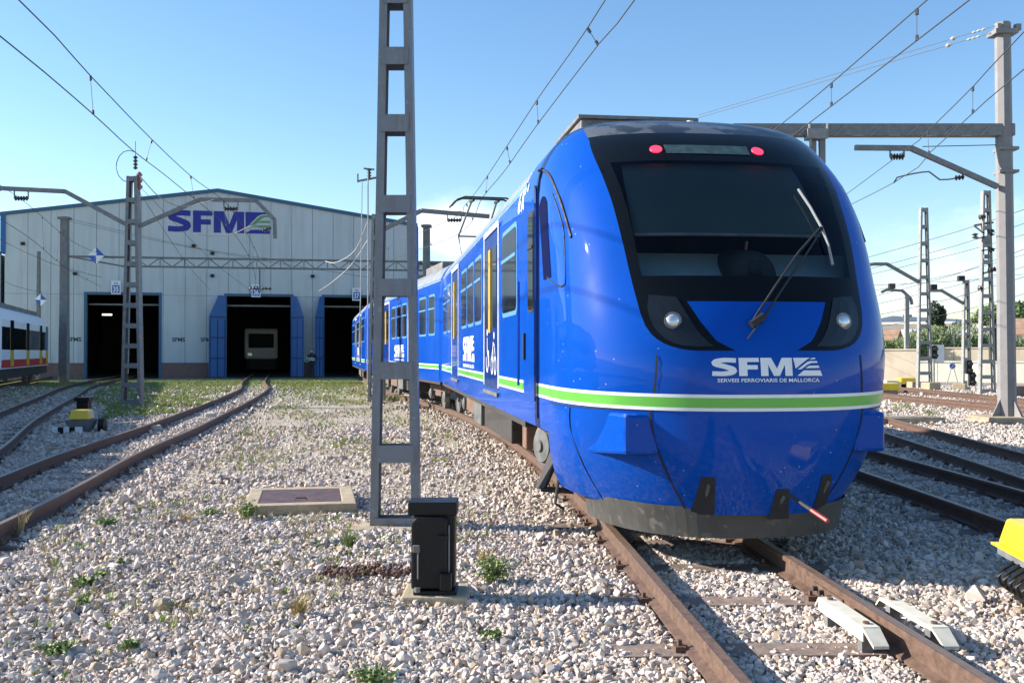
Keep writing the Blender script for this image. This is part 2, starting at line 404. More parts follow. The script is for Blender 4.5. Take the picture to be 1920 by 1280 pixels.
mat('wall_cream', (.66, .55, .40), .85, noise=(.6, .12), bump=(12, .2))
mat('wall_pale', (.74, .70, .58), .85, noise=(.7, .1))
mat('wall_white', (.82, .76, .68), .8, noise=(.5, .06))
mat('roof_tile', (.36, .22, .14), .85, noise=(1.5, .3))
mat('bark', (.12, .08, .055), .9, noise=(8, .3))
mat('leaves_green', (.10, .155, .045), .7, noise=(1.2, .4), rnd=.15)
mat('leaves_reed', (.20, .25, .11), .7, noise=(.8, .35))
mat('leaves_dark', (.035, .055, .028), .8, noise=(2, .4))
mat('weed_green', (.19, .25, .075), .65, noise=(9, .35))
mat('weed_dry', (.42, .32, .14), .8, noise=(9, .3))
mat('weed_yellow', (.55, .52, .08), .7)
mat('grass_green', (.23, .31, .055), .7, rnd=.3)
mat('grass_dry', (.44, .37, .20), .8, rnd=.3)
mat('hill_haze', (.085, .115, .15), .9, noise=(.004, .2))  # grey-blue of distant haze put straight into the hill colour
mat('stone', (.56, .475, .41), .9, noise=(11, .14), rnd=.26)
mat('stone_tan', (.42, .315, .225), .9, noise=(11, .2), rnd=.28)
mat('stone_grey', (.30, .275, .25), .9, noise=(11, .2), rnd=.3)
mat('tube_light', (.9, .9, .85), .5, emit=((1, .97, .9), 3))
mat('rail_top', (.21, .14, .10), .42, metal=.3, noise=(20, .25))
mat('stone_brown', (.15, .085, .06), .85, rnd=.3)
mat('signal_red', (.25, .03, .03), .4)
mat('grey_housing', (.16, .17, .175), .5, noise=(9, .2))
glass('windscreen_glass', (.74, .84, .86), ior=1.27)
streaks('panel_grey', (.34, .34, .32), (1.6, 1.6, .12), .38); streaks('galvanised', (.16, .13, .11), (9, 9, 1.2), .5); streaks('wall_cream', (.38, .30, .22), (.8, .8, .3), .5); streaks('wall_pale', (.45, .38, .30), (.8, .8, .3), .4)
def ground_mat():
    m = bpy.data.materials.new('ground_gravel'); m.use_nodes = True; t = m.node_tree; p = t.nodes['Principled BSDF']; L = t.links.new
    N = t.nodes.new; g = N('ShaderNodeNewGeometry')
    def noise(scale, det=6, rough=.6):
        n = N('ShaderNodeTexNoise'); n.inputs['Scale'].default_value = scale; n.inputs['Detail'].default_value = det; n.inputs['Roughness'].default_value = rough; L(g.outputs['Position'], n.inputs['Vector']); return n.outputs[0]
    def rng_(v, a, b):
        r = N('ShaderNodeMapRange'); L(v, r.inputs[0]); r.inputs[1].default_value = a; r.inputs[2].default_value = b; return r.outputs[0]
    def mixc(f, a, b):
        x = N('ShaderNodeMix'); x.data_type = 'RGBA'; L(f, x.inputs[0])
        for i, v in ((6, a), (7, b)):
            if isinstance(v, tuple): x.inputs[i].default_value = (*v, 1)
            else: L(v, x.inputs[i])
        return x.outputs[2]
    vo = N('ShaderNodeTexVoronoi'); vo.inputs['Scale'].default_value = 19; L(g.outputs['Position'], vo.inputs['Vector'])
    vr = N('ShaderNodeSeparateColor'); L(vo.outputs['Color'], vr.inputs[0])
    stone = mixc(rng_(vr.outputs[0], 0, 1), (.34, .295, .25), (.62, .54, .46))
    stone = mixc(rng_(vo.outputs['Distance'], .42, .75), stone, (.13, .11, .09))
    dirt = mixc(rng_(noise(3), .35, .65), (.36, .295, .215), (.50, .43, .335))
    col = mixc(rng_(noise(.55), .42, .60), stone, dirt)
    green = mixc(rng_(noise(5), .35, .65), (.16, .19, .07), (.28, .26, .12))
    col = mixc(rng_(noise(.38, 9, .72), .565, .66), col, green)
    sp = N('ShaderNodeSeparateXYZ'); L(g.outputs['Position'], sp.inputs[0])
    def mul(a, b):
        q = N('ShaderNodeMath'); q.operation = 'MULTIPLY'; L(a, q.inputs[0]); L(b, q.inputs[1]); return q.outputs[0]
    gz = mul(mul(rng_(sp.outputs[1], 27, 40), rng_(sp.outputs[0], -2, -4.5)), rng_(noise(.7, 8, .7), .30, .52))
    gcol = mixc(rng_(noise(2.5), .35, .65), (.20, .26, .06), (.34, .34, .14))
    col = mixc(gz, col, gcol)
    dz = mul(mul(rng_(sp.outputs[1], 8, 13), rng_(sp.outputs[0], .6, -.4)), mul(rng_(sp.outputs[0], -6.4, -5.2), rng_(sp.outputs[1], 40, 30)))
    dz = mul(dz, rng_(noise(1.1, 8, .7), .30, .52))
    col = mixc(dz, col, dirt)
    L(col, p.inputs['Base Color']); p.inputs['Roughness'].default_value = .9
    b = N('ShaderNodeBump'); b.inputs['Strength'].default_value = .9; b.inputs['Distance'].default_value = .03
    ad = N('ShaderNodeMath'); ad.operation = 'SUBTRACT'; L(noise(14), ad.inputs[0]); L(vo.outputs['Distance'], ad.inputs[1]); L(ad.outputs[0], b.inputs['Height']); L(b.outputs[0], p.inputs['Normal'])
    return m
GMAT = ground_mat()

# ------------------------------------------------------------------ ground, hills
g = MB(); 
def gp(u, v): return ((u - .5) * 7000, -400 + v * 6000, GZ)
g.grid(gp, 8, 8); tag(g.build('ground', GMAT, recalc=False), kind='structure')
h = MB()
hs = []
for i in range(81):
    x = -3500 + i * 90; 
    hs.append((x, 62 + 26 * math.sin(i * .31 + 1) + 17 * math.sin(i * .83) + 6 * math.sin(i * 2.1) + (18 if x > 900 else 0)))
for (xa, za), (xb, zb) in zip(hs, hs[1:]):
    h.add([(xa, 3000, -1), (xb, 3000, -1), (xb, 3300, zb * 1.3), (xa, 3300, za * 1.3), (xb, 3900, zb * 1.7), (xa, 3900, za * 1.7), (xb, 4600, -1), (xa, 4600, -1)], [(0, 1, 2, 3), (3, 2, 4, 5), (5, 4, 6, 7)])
tag(h.build('hills', 'hill_haze', smooth=True, recalc=False), kind='structure')

# ------------------------------------------------------------------ tracks
TRACKS = {}
RPROF = [(-.06, -.14), (.06, -.14), (.06, -.128), (.012, -.112), (.011, -.042), (.033, -.032), (.034, -.004), (.028, 0), (-.028, 0), (-.034, -.004), (-.033, -.032), (-.011, -.042), (-.012, -.112), (-.06, -.128)]
slm = MB().box(-.95, .95, -.115, .115, -.26, -.140)
_slo = slm.build('sleeper', 'sleeper_wood', bevel=0); SLEEPER_ME = _slo.data; bpy.data.objects.remove(_slo)
SLEEPER_ME.transform(Matrix.Translation((0, 0, -.26)))
SLEEPERS = []
def track(pts, label, y_sl=(2, 40), rail_len=None, group='railway tracks of the yard'):
    path = smoothpath([(x, y, 0) for x, y in pts], .5)
    t = thing('railway_track', label, 'railway track', tuple(path[0]), 0, group)
    nr = []
    for i, p in enumerate(path):
        d = (path[min(i + 1, len(path) - 1)] - path[max(i - 1, 0)]).normalized(); nr.append(Vector((d.y, -d.x, 0)))
    for sgn in (-1, 1):
        mb = MB(); n = len(RPROF); vs = []
        for p, q in zip(path, nr):
            for (a, b) in RPROF: vs.append(p + q * (sgn * .53 + a) + Vector((0, 0, b)))
        fs = [(i * n + k, i * n + (k + 1) % n, (i + 1) * n + (k + 1) % n, (i + 1) * n + k) for i in range(len(path) - 1) for k in range(n)]
        fs += [tuple(range(n)), tuple((len(path) - 1) * n + k for k in range(n))[::-1]]
        mb.add(vs, fs).build('rail', 'rail_rust', t)
        tp = MB(); vs = []
        for p, q in zip(path, nr):
            for a in (-.024, .024): vs.append(p + q * (sgn * .53 + a) + Vector((0, 0, .0012)))
        tp.add(vs, [(2 * i, 2 * i + 1, 2 * i + 3, 2 * i + 2) for i in range(len(path) - 1)]).build('running_surface', 'rail_top', t, recalc=False)
    clip = MB()
    acc = .3
    for i in range(len(path) - 1):
        seg = (path[i + 1] - path[i]).length; acc += seg
        if acc >= .62:
            acc = 0; p = path[i]
            if not (y_sl[0] < p.y < y_sl[1]): continue
            o = bpy.data.objects.new('sleeper', SLEEPER_ME); COL.objects.link(o); o.parent = t
            o.location = p - path[0]; a = math.atan2(-nr[i].y, nr[i].x)
            o.rotation_euler = (0, 0, -a + random.uniform(-.03, .03)); o.location.x += random.uniform(-.04, .04)
            SLEEPERS.append((p.x, p.y, -a))
            if p.y < 17:
                q = nr[i]; rz_ = -a
                for sgn in (-1, 1):
                    for k in (-.083, .083):
                        c = p + q * (sgn * .53 + k); clip.cbox((c.x, c.y, -.138), .055, .09, .028, -a); clip.lathe([(.014, 0), (.014, .03)], (c.x, c.y, -.112), (0, 0, 1), 6)
    if clip.v: tag(clip.build('rail_fastening', 'rail_rust', t), kind='stuff')
    TRACKS[label] = np.array([(p.x, p.y) for p in path])
    return t
T1 = [(1.72, 1.2), (1.54, 4.4), (1.36, 7.9), (1.2, 10.4), (.75, 15), (.05, 20), (-.96, 25.4), (-2.2, 30.4), (-3.5, 35.3), (-4.7, 41), (-6.6, 51), (-9.1, 64), (-11.3, 75)]
T2 = [(-3.9, 2), (-4.8, 8.6), (-5.2, 11.1), (-5.83, 14.5), (-6.5, 19.3), (-7.12, 23.2), (-8.4, 31), (-9.85, 38.9), (-10.8, 43), (-12.6, 50), (-15.6, 63.2), (-18, 74)]
T3 = [(-6.8, 11.4), (-8.3, 15.6), (-10.7, 21.8), (-14.3, 32), (-18.8, 45), (-23.3, 61.4), (-25.8, 72)]
T4 = [(-7.8, -2), (-11.6, 9.8), (-14.8, 19.8), (-21.1, 39.6), (-25.3, 52.8), (-28.6, 63)]
T5 = [(4.55, 1), (4.68, 8), (4.72, 14), (4.72, 30), (4.0, 60)]
T6 = [(5.3, 3), (5.95, 9), (6.5, 13), (7.35, 20), (8.9, 33), (11, 52)]
T7 = [(12.6, 6), (12.9, 26), (12.4, 36), (12.2, 70)]
T8 = [(14.9, 6), (15.2, 30), (15.3, 42), (15.3, 75)]
track(T1, 'rusty track that carries the blue train into the shed', (1.5, 30))
track(T2, 'rusty sunlit track on the left leading to the middle shed door', (3, 34))
track(T3, 'shaded curved track at the far left leading to shed door 35', (11, 34))
track(T4, 'track under the white and red train at the far left', (3, 20))
track(T5, 'shaded straight track just right of the blue train', (2, 28))
track(T6, 'slanting track between the blue train and the big steel pole', (4, 34))
track(T7, 'nearer of the two straight tracks behind the big steel pole', (14, 50))
track(T8, 'farther of the two straight tracks behind the big steel pole', (16, 50))

# ------------------------------------------------------------------ the blue train
def interp(z, pts):
    zs = [p[0] for p in pts]; vs = [p[1] for p in pts]
    if z <= zs[0]: return vs[0]
    if z >= zs[-1]: return vs[-1]
    i = min(max(j for j in range(len(zs)) if zs[j] <= z), len(zs) - 2)
    h_ = zs[i + 1] - zs[i]; t = (z - zs[i]) / h_
    def m(j):
        if j <= 0: return (vs[1] - vs[0]) / (zs[1] - zs[0])
        if j >= len(zs) - 1: return (vs[-1] - vs[-2]) / (zs[-1] - zs[-2])
        return (vs[j + 1] - vs[j - 1]) / (zs[j + 1] - zs[j - 1])
    return (2 * t ** 3 - 3 * t * t + 1) * vs[i] + (t ** 3 - 2 * t * t + t) * h_ * m(i) + (-2 * t ** 3 + 3 * t * t) * vs[i + 1] + (t ** 3 - t * t) * h_ * m(i + 1)
def lin(z, pts):
    return float(np.interp(z, [p[0] for p in pts], [p[1] for p in pts]))
YF = [(.27, .14), (.6, .03), (1.0, 0), (1.35, .02), (1.65, .12), (1.95, .28), (2.3, .46), (2.65, .70), (2.95, .97), (3.15, 1.20), (3.3, 1.46), (3.42, 1.80), (3.5, 2.2), (3.54, 2.8)]
NPW = [(.27, 2.15), (.7, 2.25), (1.1, 2.45), (1.6, 2.7), (2.3, 2.9), (3.1, 2.7), (3.5, 2.3)]
APW = [(.27, 1.85), (.9, 1.5), (1.3, 1.35), (2.0, 1.25), (2.7, 1.2), (3.1, 1.2), (3.52, .2)]
ZTOP = 3.54; HW = 1.29
def wid(z):
    w = HW
    if z > 2.66: w *= max(0, 1 - min(1, (z - 2.66) / .88) ** 2.9) ** (1 / 2.9)
    if z < .9: w *= 1 - .135 * ((.9 - z) / .63) ** 2
    return w
def NP_(t, z):
    th = t * math.pi / 2; n = interp(z, NPW)
    S = abs(math.sin(th)) ** (2 / n); C = abs(math.cos(th)) ** (2 / n)
    return Vector((math.copysign(S, t) * wid(z), interp(z, YF) + interp(z, APW) * (1 - C), z))
def NPo(t, z, off=0):
    p = NP_(t, z)
    if off:
        e = .004
        a = NP_(min(1, t + e), z) - NP_(max(-1, t - e), z); b = NP_(t, min(ZTOP, z + e)) - NP_(t, z - e)
        n = a.cross(b)
        if n.length > 1e-9: n.normalize()
        p = p + n * off
    return p
def tl(l, z):
    n = interp(z, NPW); r = min(1, abs(l) / wid(z)); return math.copysign(math.asin(r ** (n / 2)) / (math.pi / 2), l)
def NL(l, z, off=0): return NPo(tl(l, z), z, off)

TM = [(.27, .25), (1.2, .25), (1.43, tl(.50, 1.43)), (1.436, tl(.56, 1.436)), (1.445, tl(.605, 1.445)), (1.46, tl(.655, 1.46)), (1.48, tl(.70, 1.48)), (1.51, tl(.743, 1.51)), (1.55, tl(.78, 1.55)), (1.61, tl(.812, 1.61)), (1.70, tl(.835, 1.7)), (1.86, .38), (2.17, .395), (2.56, .42), (2.85, .452), (2.95, .472), (3.05, .495), (3.17, .53), (3.25, .58), (3.33, .66), (3.42, .84), (3.5, .97), (3.54, .97)]
TV = [(.27, .08), (1.2, .08), (1.43, tl(.22, 1.43)), (1.5, tl(.35, 1.5)), (1.63, tl(.44, 1.63)), (1.78, tl(.515, 1.78)), (1.97, .335), (2.5, .350), (2.75, .372), (2.92, .395), (3.2, .46), (3.5, .8), (3.54, .8)]
zrows = sorted(set([.27, .32, .38, .45, .55, .65, .76, .8, .9, 1.0, 1.1, 1.2, 1.3, 1.38, 1.43, 1.436, 1.445, 1.46, 1.48, 1.495, 1.51, 1.53, 1.55, 1.58, 1.61, 1.63, 1.67, 1.7, 1.74, 1.78, 1.82, 1.86, 1.92, 1.97, 2.02] + [round(2.1 + .1 * i, 3) for i in range(9)] + [2.95 + .035 * i for i in range(0)] + [2.92, 2.97, 3.02, 3.07, 3.12, 3.17, 3.21, 3.25, 3.29, 3.33, 3.36, 3.39, 3.42, 3.45, 3.475, 3.5, 3.515, 3.53, 3.539]))
NS, NM, NC = 12, 5, 12
def trow(z):
    m_, v_ = lin(z, TM), lin(z, TV)
    if m_ <= v_ + .004: m_ = v_ + .004
    ts = [-1 + (1 - m_) * i / NS for i in range(NS)] + [-m_ + (m_ - v_) * i / NM for i in range(NM)] + [-v_ + 2 * v_ * i / NC for i in range(NC)] + [v_ + (m_ - v_) * i / NM for i in range(NM)] + [m_ + (1 - m_) * i / NS for i in range(NS + 1)]
    return ts
S_END = 3.0
def build_nose(root):
    rows = [trow(z) for z in zrows]; W = len(rows[0])
    pts = [[NP_(t, z) for t in r] for r, z in zip(rows, zrows)]
    parts = {'nose_shell': MB(), 'windscreen_surround': MB(), 'roof_cap': MB(), 'windscreen': MB()}
    vid = {k: {} for k in parts}
    def V(k, j, i):
        d = vid[k]
        if (j, i) not in d:
            d[(j, i)] = len(parts[k].v); parts[k].v.append(tuple(pts[j][i] if 0 <= i < W else ext(j, i)))
        return d[(j, i)]
    def ext(j, i):
        z = zrows[j]; return Vector(((-1 if i < 0 else 1) * wid(z), max(S_END, pts[j][0].y), z))
    for j in range(len(zrows) - 1):
        zc = (zrows[j] + zrows[j + 1]) / 2
        for i in range(W - 1):
            if i < NS: seg = 0
            elif i < NS + NM: seg = 1
            elif i < NS + NM + NC: seg = 2
            elif i < NS + 2 * NM + NC: seg = 1
            else: seg = 0
            k = 'nose_shell'
            if zc > 1.43 and seg == 1: k = 'windscreen_surround'
            if zc > 1.78 and seg == 2: k = 'windscreen' if 1.97 < zc < 2.92 else 'windscreen_surround'
            if k == 'windscreen_surround' and zc > 3.22: k = 'roof_cap'
            parts[k].f.append((V(k, j, i), V(k, j, i + 1), V(k, j + 1, i + 1), V(k, j + 1, i)))
        if zc > .77:
            k = 'nose_shell'
            parts[k].f.append((V(k, j, -1), V(k, j, 0), V(k, j + 1, 0), V(k, j + 1, -1)))
            parts[k].f.append((V(k, j, W - 1), V(k, j, W), V(k, j + 1, W), V(k, j + 1, W - 1)))
    parts['nose_shell'].build('nose_shell', 'train_blue', root, smooth=True, local=True, recalc=False)
    parts['windscreen_surround'].build('windscreen_surround', 'mask_black', root, smooth=True, local=True, recalc=False)
    parts['roof_cap'].build('roof_cap', 'roof_mask', root, smooth=True, local=True, recalc=False, label='dusty dark grey cap of the nose roof with a painted-in reflection')
    parts['windscreen'].build('windscreen', 'windscreen_glass', root, smooth=True, local=True, recalc=False)

def strip(pts, w, off=.004, fn=NL):
    """thin strip following (l,z) points on the nose"""
    mb = MB(); P_ = [Vector((p[0], p[1], 0)) for p in pts]; P_ = smoothpath(P_, .04); a, b = [], []
    for i, p in enumerate(P_):
        d = (P_[min(i + 1, len(P_) - 1)] - P_[max(i - 1, 0)]).normalized(); n = Vector((-d.y, d.x, 0)) * w / 2
        a.append(fn(p.x + n.x, p.y + n.y, off)); b.append(fn(p.x - n.x, p.y - n.y, off))
    mb.add(a + b, [(i, i + 1, len(a) + i + 1, len(a) + i) for i in range(len(a) - 1)]); return mb
def side_pt(side, s, z, off=0):
    return Vector((side * (wid(max(z, .9)) + off), s, z))
def side_box(mb, side, s0, s1, z0, z1, a, b):
    x0, x1 = sorted((side * (HW + a), side * (HW + b))); mb.box(x0, x1, s0, s1, z0, z1); return mb
def rounded(s0, s1, z0, z1, r=.1, n=4):
    out = []
    for cx, cz, a0 in ((s1 - r, z1 - r, 0), (s0 + r, z1 - r, 90), (s0 + r, z0 + r, 180), (s1 - r, z0 + r, 270)):
        for k in range(n + 1):
            a = R(a0 + 90 * k / n); out.append((cx + r * math.cos(a), cz + r * math.sin(a)))
    return out
def side_poly(side, poly, a, b):
    mb = MB(); mb.prism(poly, lambda s, z: (side * (HW + b), s, z), (side * (a - b), 0, 0)); return mb
def add_window(root, side, s0, s1, z0=1.85, z1=2.70, split=True):
    w = side_poly(side, rounded(s0 - .05, s1 + .05, z0 - .05, z1 + .05, .12), 0, .006).build('window', 'frame_blue', root, local=True)
    WM[w.name] = WM[root.name]
    side_poly(side, rounded(s0, s1, z0, z1, .08), .006, .012).build('pane', 'window_dark', w, local=True)
    if split:
        side_box(MB(), side, s0, s1, z1 - .30, z1 - .265, .012, .022).build('sash_bar', 'frame_blue', w, local=True)
def add_door(root, side, s0, s1, icons=False):
    m = (s0 + s1) / 2
    d = MB(); side_box(d, side, s0 + .03, m - .008, .98, 2.86, 0, .008); side_box(d, side, m + .008, s1 - .03, .98, 2.86, 0, .008)
    for a, b in ((s0 + .03, m - .008), (m + .008, s1 - .03)):
        o = side_box(MB(), side, a, b, .98, 2.86, 0, .008).build('door', 'door_blue', root, local=True)
        side_box(MB(), side, a + .12, b - .07, 1.72, 2.68, .008, .014).build('pane', 'window_dark', o, local=True)
    o = MB(); side_box(o, side, m - .09, m - .03, 1.66, 2.68, .014, .03); side_box(o, side, m + .03, m + .09, 1.66, 2.68, .014, .03)
    o.build('door_edge', 'rail_yellow', root, local=True)
    f = MB(); side_box(f, side, s0 - .04, s0 + .02, 1.0, 2.95, 0, .011); side_box(f, side, s1 - .02, s1 + .04, 1.0, 2.95, 0, .011); side_box(f, side, s0 + .02, s1 - .02, 2.89, 2.95, 0, .011)
    f.build('door_frame', 'white_paint', root, local=True)
    side_box(MB(), side, s0, s1, .90, .945, -.02, .025).build('door_step', 'under_grey', root, local=True)
def stripe_side(root, side, segs):
    for a, b in segs:
        side_box(MB(), side, a, b, 1.055, 1.125, 0, .0055).build('stripe', 'stripe_green', root, local=True)
        w = MB(); side_box(w, side, a, b, 1.125, 1.148, 0, .0055); side_box(w, side, a, b, 1.032, 1.055, 0, .0055)
        w.build('stripe_edge', 'white_paint', root, local=True)
def side_logo(root, side, s0, s1, z0, z1):
    # on the left side (seen from outside) text runs from far to near
    fn = (lambda u, v: (side * (HW + .006), (s1 - u) if side < 0 else (s0 + u), z0 + .1 + v))
    logo(fn, s1 - s0, z1 - z0 - .1, 'white_paint', root, local=True, emblem='w', maxlen=1)
    textmesh('SERVEIS FERROVIARIS DE MALLORCA', lambda u, v: (side * (HW + .006), (s1 - u) if side < 0 else (s0 + u), z0 + v), .055, .02, width=s1 - s0).build('logo_text', 'white_paint', root, local=True)
WHEEL = None
def bogie(root, sc_, side_detail=True):
    global WHEEL
    b = MB()
    for sd in (-1, 1):
        b.box(sd * .82 - .06, sd * .82 + .06, sc_ - 1.35, sc_ + 1.35, .48, .62)
        b.box(sd * .82 - .09, sd * .82 + .09, sc_ - .4, sc_ + .4, .36, .66)
    b.box(-.82, .82, sc_ - .18, sc_ + .18, .45, .6)
    fr = b.build('bogie_frame', 'under_brown', root, local=True, bevel=.01)
    for ds in (-.95, .95):
        x = MB()
        for sd in (-1, 1):
            x.lathe([(.09, 0), (.13, .01), (.13, .10), (.07, .13)], (sd * .84, sc_ + ds, .38), (sd, 0, 0), 12)
            x.lathe([(.10, 0), (.13, .02), (.08, .10), (.13, .12), (.08, .2), (.12, .22)], (sd * .80, sc_ + ds * .55, .46), (0, 0, 1), 10)
        x.build('axle_box', 'under_grey', root, local=True, smooth=False)
        for sd in (-1, 1):
            if WHEEL is None:
                w = MB(); w.lathe([(.05, -.07), (.30, -.06), (.385, -.05), (.40, -.04), (.385, -.02), (.375, .05), (.34, .055), (.33, .03), (.14, .02), (.12, .06), (.05, .06)], (0, 0, 0), (1, 0, 0), 24)
                o = w.build('wheel', 'under_grey', root, local=True); WHEEL = o.data
            else:
                o = bpy.data.objects.new('wheel', WHEEL); COL.objects.link(o); o.parent = root
            o.location = (sd * .55, sc_ + ds, .38); o.rotation_euler = (0, 0, 0 if sd > 0 else math.pi)
    return fr
def body_shell(root, s0, s1):
    zz = [.76, .9, 1.2, 1.6, 2.0, 2.4, 2.66, 2.8, 2.9, 3.0, 3.08, 3.16, 3.23, 3.3, 3.36, 3.41, 3.46, 3.5, 3.525, 3.539]
    prof = [(-wid(z), z) for z in zz] + [(wid(z), z) for z in zz[::-1]]
    n = len(prof); low = MB(); top = MB()
    for mb, cond in ((low, lambda z: z < 3.04), (top, lambda z: z >= 3.04)):
        for i in range(n - 1):
            (a, za), (b, zb) = prof[i], prof[i + 1]
            if cond((za + zb) / 2): mb.add([(a, s0, za), (b, s0, zb), (b, s1, zb), (a, s1, za)], [(0, 1, 2, 3)])
    for mb in (low, top):
        bm = bmesh.new(); vs = [bm.verts.new(v) for v in mb.v]
        for f in mb.f: bm.faces.new([vs[i] for i in f])
        bmesh.ops.remove_doubles(bm, verts=bm.verts, dist=.0005); bm.verts.index_update()
        mb.v = [tuple(v.co) for v in bm.verts]; mb.f = [tuple(v.index for v in f.verts) for f in bm.faces]; bm.free()
    low.build('body_side', 'train_blue', root, local=True, smooth=True)
    top.build('roof', 'roof_grey', root, local=True, smooth=True)
    MB().box(-HW + .02, HW - .02, s0, s1, .70, .77).build('underframe', 'under_dark', root, local=True)
    for s_, nm in ((s1, 'end_wall'),):
        e = MB(); e.add([(x * .985, s_, z) for x, z in prof], [tuple(range(n))]); e.build(nm, 'cab_dark', root, local=True)
    gt = MB()
    for sd in (-1, 1): gt.box(sd * 1.235 - .02, sd * 1.235 + .02, s0, s1, 3.03, 3.06)
    gt.build('gutter', 'frame_blue', root, local=True)
def equipment(root, side, s0, s1, z0, z1, m, x0=.55, x1=1.15):
    a, b = sorted((side * x0, side * x1)); o = MB().box(a, b, s0, s1, z0, z1).build('equipment_box', m, root, local=True, bevel=.015); return o

CAR_A = math.atan(.132); CAR_X, CAR_Y = 1.78, 7.10
car1 = thing('train_car', 'leading blue train car with rounded cab nose and big windscreen facing the camera', 'train car', (CAR_X, CAR_Y, 0), CAR_A, 'cars of the blue train')
build_nose(car1)
body_shell(car1, S_END, 15.5)
# stripe round the nose
def nose_band(z0, z1, off):
    mb = MB(); ts = [-1 + 2 * i / 60 for i in range(61)]
    cv = lambda t: -.022 * math.cos(t * math.pi / 2) ** 1.5 if abs(t) < 1 else 0
    lo = [Vector((-HW - off, S_END, z0))] + [NPo(t, z0 + cv(t), off) for t in ts] + [Vector((HW + off, S_END, z0))]
    hi = [Vector((-HW - off, S_END, z1))] + [NPo(t, z1 + cv(t), off) for t in ts] + [Vector((HW + off, S_END, z1))]
    n = len(lo); mb.add(lo + hi, [(i, i + 1, n + i + 1, n + i) for i in range(n - 1)]); return mb
nose_band(1.055, 1.125, .005).build('stripe', 'stripe_green', car1, local=True, smooth=True)
for a, b in ((1.125, 1.148), (1.032, 1.055)): nose_band(a, b, .005).build('stripe_edge', 'white_paint', car1, local=True, smooth=True)
# headlight clusters
for sd in (-1, 1):
    pol = [(.765, 1.83), (.785, 1.74), (.778, 1.66), (.757, 1.60), (.722, 1.545), (.68, 1.505), (.63, 1.478), (.57, 1.463), (.48, 1.457), (.37, 1.457), (.41, 1.49), (.445, 1.53), (.48, 1.58), (.51, 1.64), (.545, 1.72), (.585, 1.81)]
    mb = MB()
    for q in scanfill(pol, 8, .1): mb.add([NL(sd * a, b, .006) for a, b in q], [(0, 1, 2, 3)])
    hl = mb.build('headlight', 'lens_dark', car1, local=True, smooth=True)
    c = NL(sd * .63, 1.64, .005); n = (NL(sd * .63, 1.64, .1) - c).normalized(); n = (n + Vector((0, -1.2, 0))).normalized()
    MB().lathe([(.058, -.03), (.062, .012), (.05, .014)], c, n, 20).build('lamp_rim', 'unit_grey', hl, local=True)
    MB().lathe([(.048, 0), (.044, .018), (.02, .024)], c, n, 20).build('lamp', 'lamp_chrome', hl, local=True, smooth=True)
# red marker lamps and destination display behind the top of the mask
for l in (-.50, .33):
    c = NL(l, 3.03, 0); n = (NL(l, 3.03, .1) - c).normalized()
    MB().lathe([(.052, -.01), (.048, .006)], c, n, 20).build('red_lamp', 'red_lamp', car1, local=True, label='lit red marker lamp above the windscreen')
mb = MB(); mb.grid(lambda u, v: NL(-.43 + .68 * u, 2.985 + .085 * v, .004), 10, 2); mb.build('destination_display', 'display_grey', car1, local=True, smooth=True)
# cab interior
mb = MB(); mb.grid(lambda u, v: NPo(-.345 + .60 * u, 2.33 + .63 * v, -.07), 12, 4); mb.build('sun_blind', 'blind_grey', car1, local=True, smooth=True, label='grey sun blind lowered half way inside the windscreen')
MB().tube([NPo(-.34 + .06 * k, 2.33, -.07) for k in range(10)], .012).build('blind_rail', 'unit_grey', car1, local=True)
zc_ = [.95, 2.6, 2.8, 3.0, 3.15, 3.28, 3.38, 3.44]
mb = MB(); mb.prism([(-wid(z) * .97, z) for z in zc_] + [(wid(z) * .97, z) for z in zc_[::-1]], lambda u, v: (u, 2.3, v), (0, .05, 0)); mb.build('cab_rear_wall', 'cab_dark', car1, local=True)
MB().box(-1.15, 1.15, .9, 2.3, .95, 1.0).build('cab_floor', 'cab_dark', car1, local=True)
mb = MB(); mb.add([(-.80, .52, 1.93), (.80, .52, 1.93), (1.0, .95, 2.19), (-1.0, .95, 2.19), (-1.0, 1.05, 1.2), (1.0, 1.05, 1.2)], [(0, 1, 2, 3), (3, 2, 5, 4)]); mb.build('dashboard', 'dash_grey', car1, local=True)
mb = MB().tube([(.09, .50, 1.965), (.09, .60, 1.98), (.09, 1.05, 2.03)], [.17, .205, .21], 24); mb.cbox((.09, .49, 1.99), .1, .02, .11)
mb.build('instrument_hood', 'cab_dark', car1, local=True, smooth=True)
seat = MB(); seat.box(-.26, .26, 1.45, 1.95, 1.38, 1.5); seat.box(-.25, .25, 1.86, 2.0, 1.5, 2.2); seat.box(-.14, .14, 1.87, 1.97, 2.2, 2.42)
seat.build('driver_seat', 'cab_dark', car1, local=True, bevel=.04)
MB().tube([(.30, 1.3, 2.1), (.32, 1.28, 2.33)], .012).build('microphone', 'device_white', car1, local=True)
# wiper
wp = MB(); 
for dx in (-.03, .035):
    wp.tube([NL(-.06 + dx, 1.62, .03), NL(.15 + dx, 1.86, .07), NL(.38 + dx, 2.12, .07), NL(.60 + dx * .3, 2.33, .05)], .0085, 6)
wp.tube([NL(-.10, 1.60, .03), NL(.0, 1.66, .035)], .028, 8); wp.tube([NL(-.05, 1.6, .03), NL(-.14, 1.50, .03)], .006, 5)
wo_ = wp.build('wiper', 'wiper_black', car1, local=True)
MB().tube([NL(.515, 2.65, .035), NL(.56, 2.5, .04), NL(.60, 2.33, .045), NL(.622, 2.2, .04), NL(.63, 2.05, .03)], .011, 6).build('wiper_blade', 'wiper_blade', wo_, local=True)
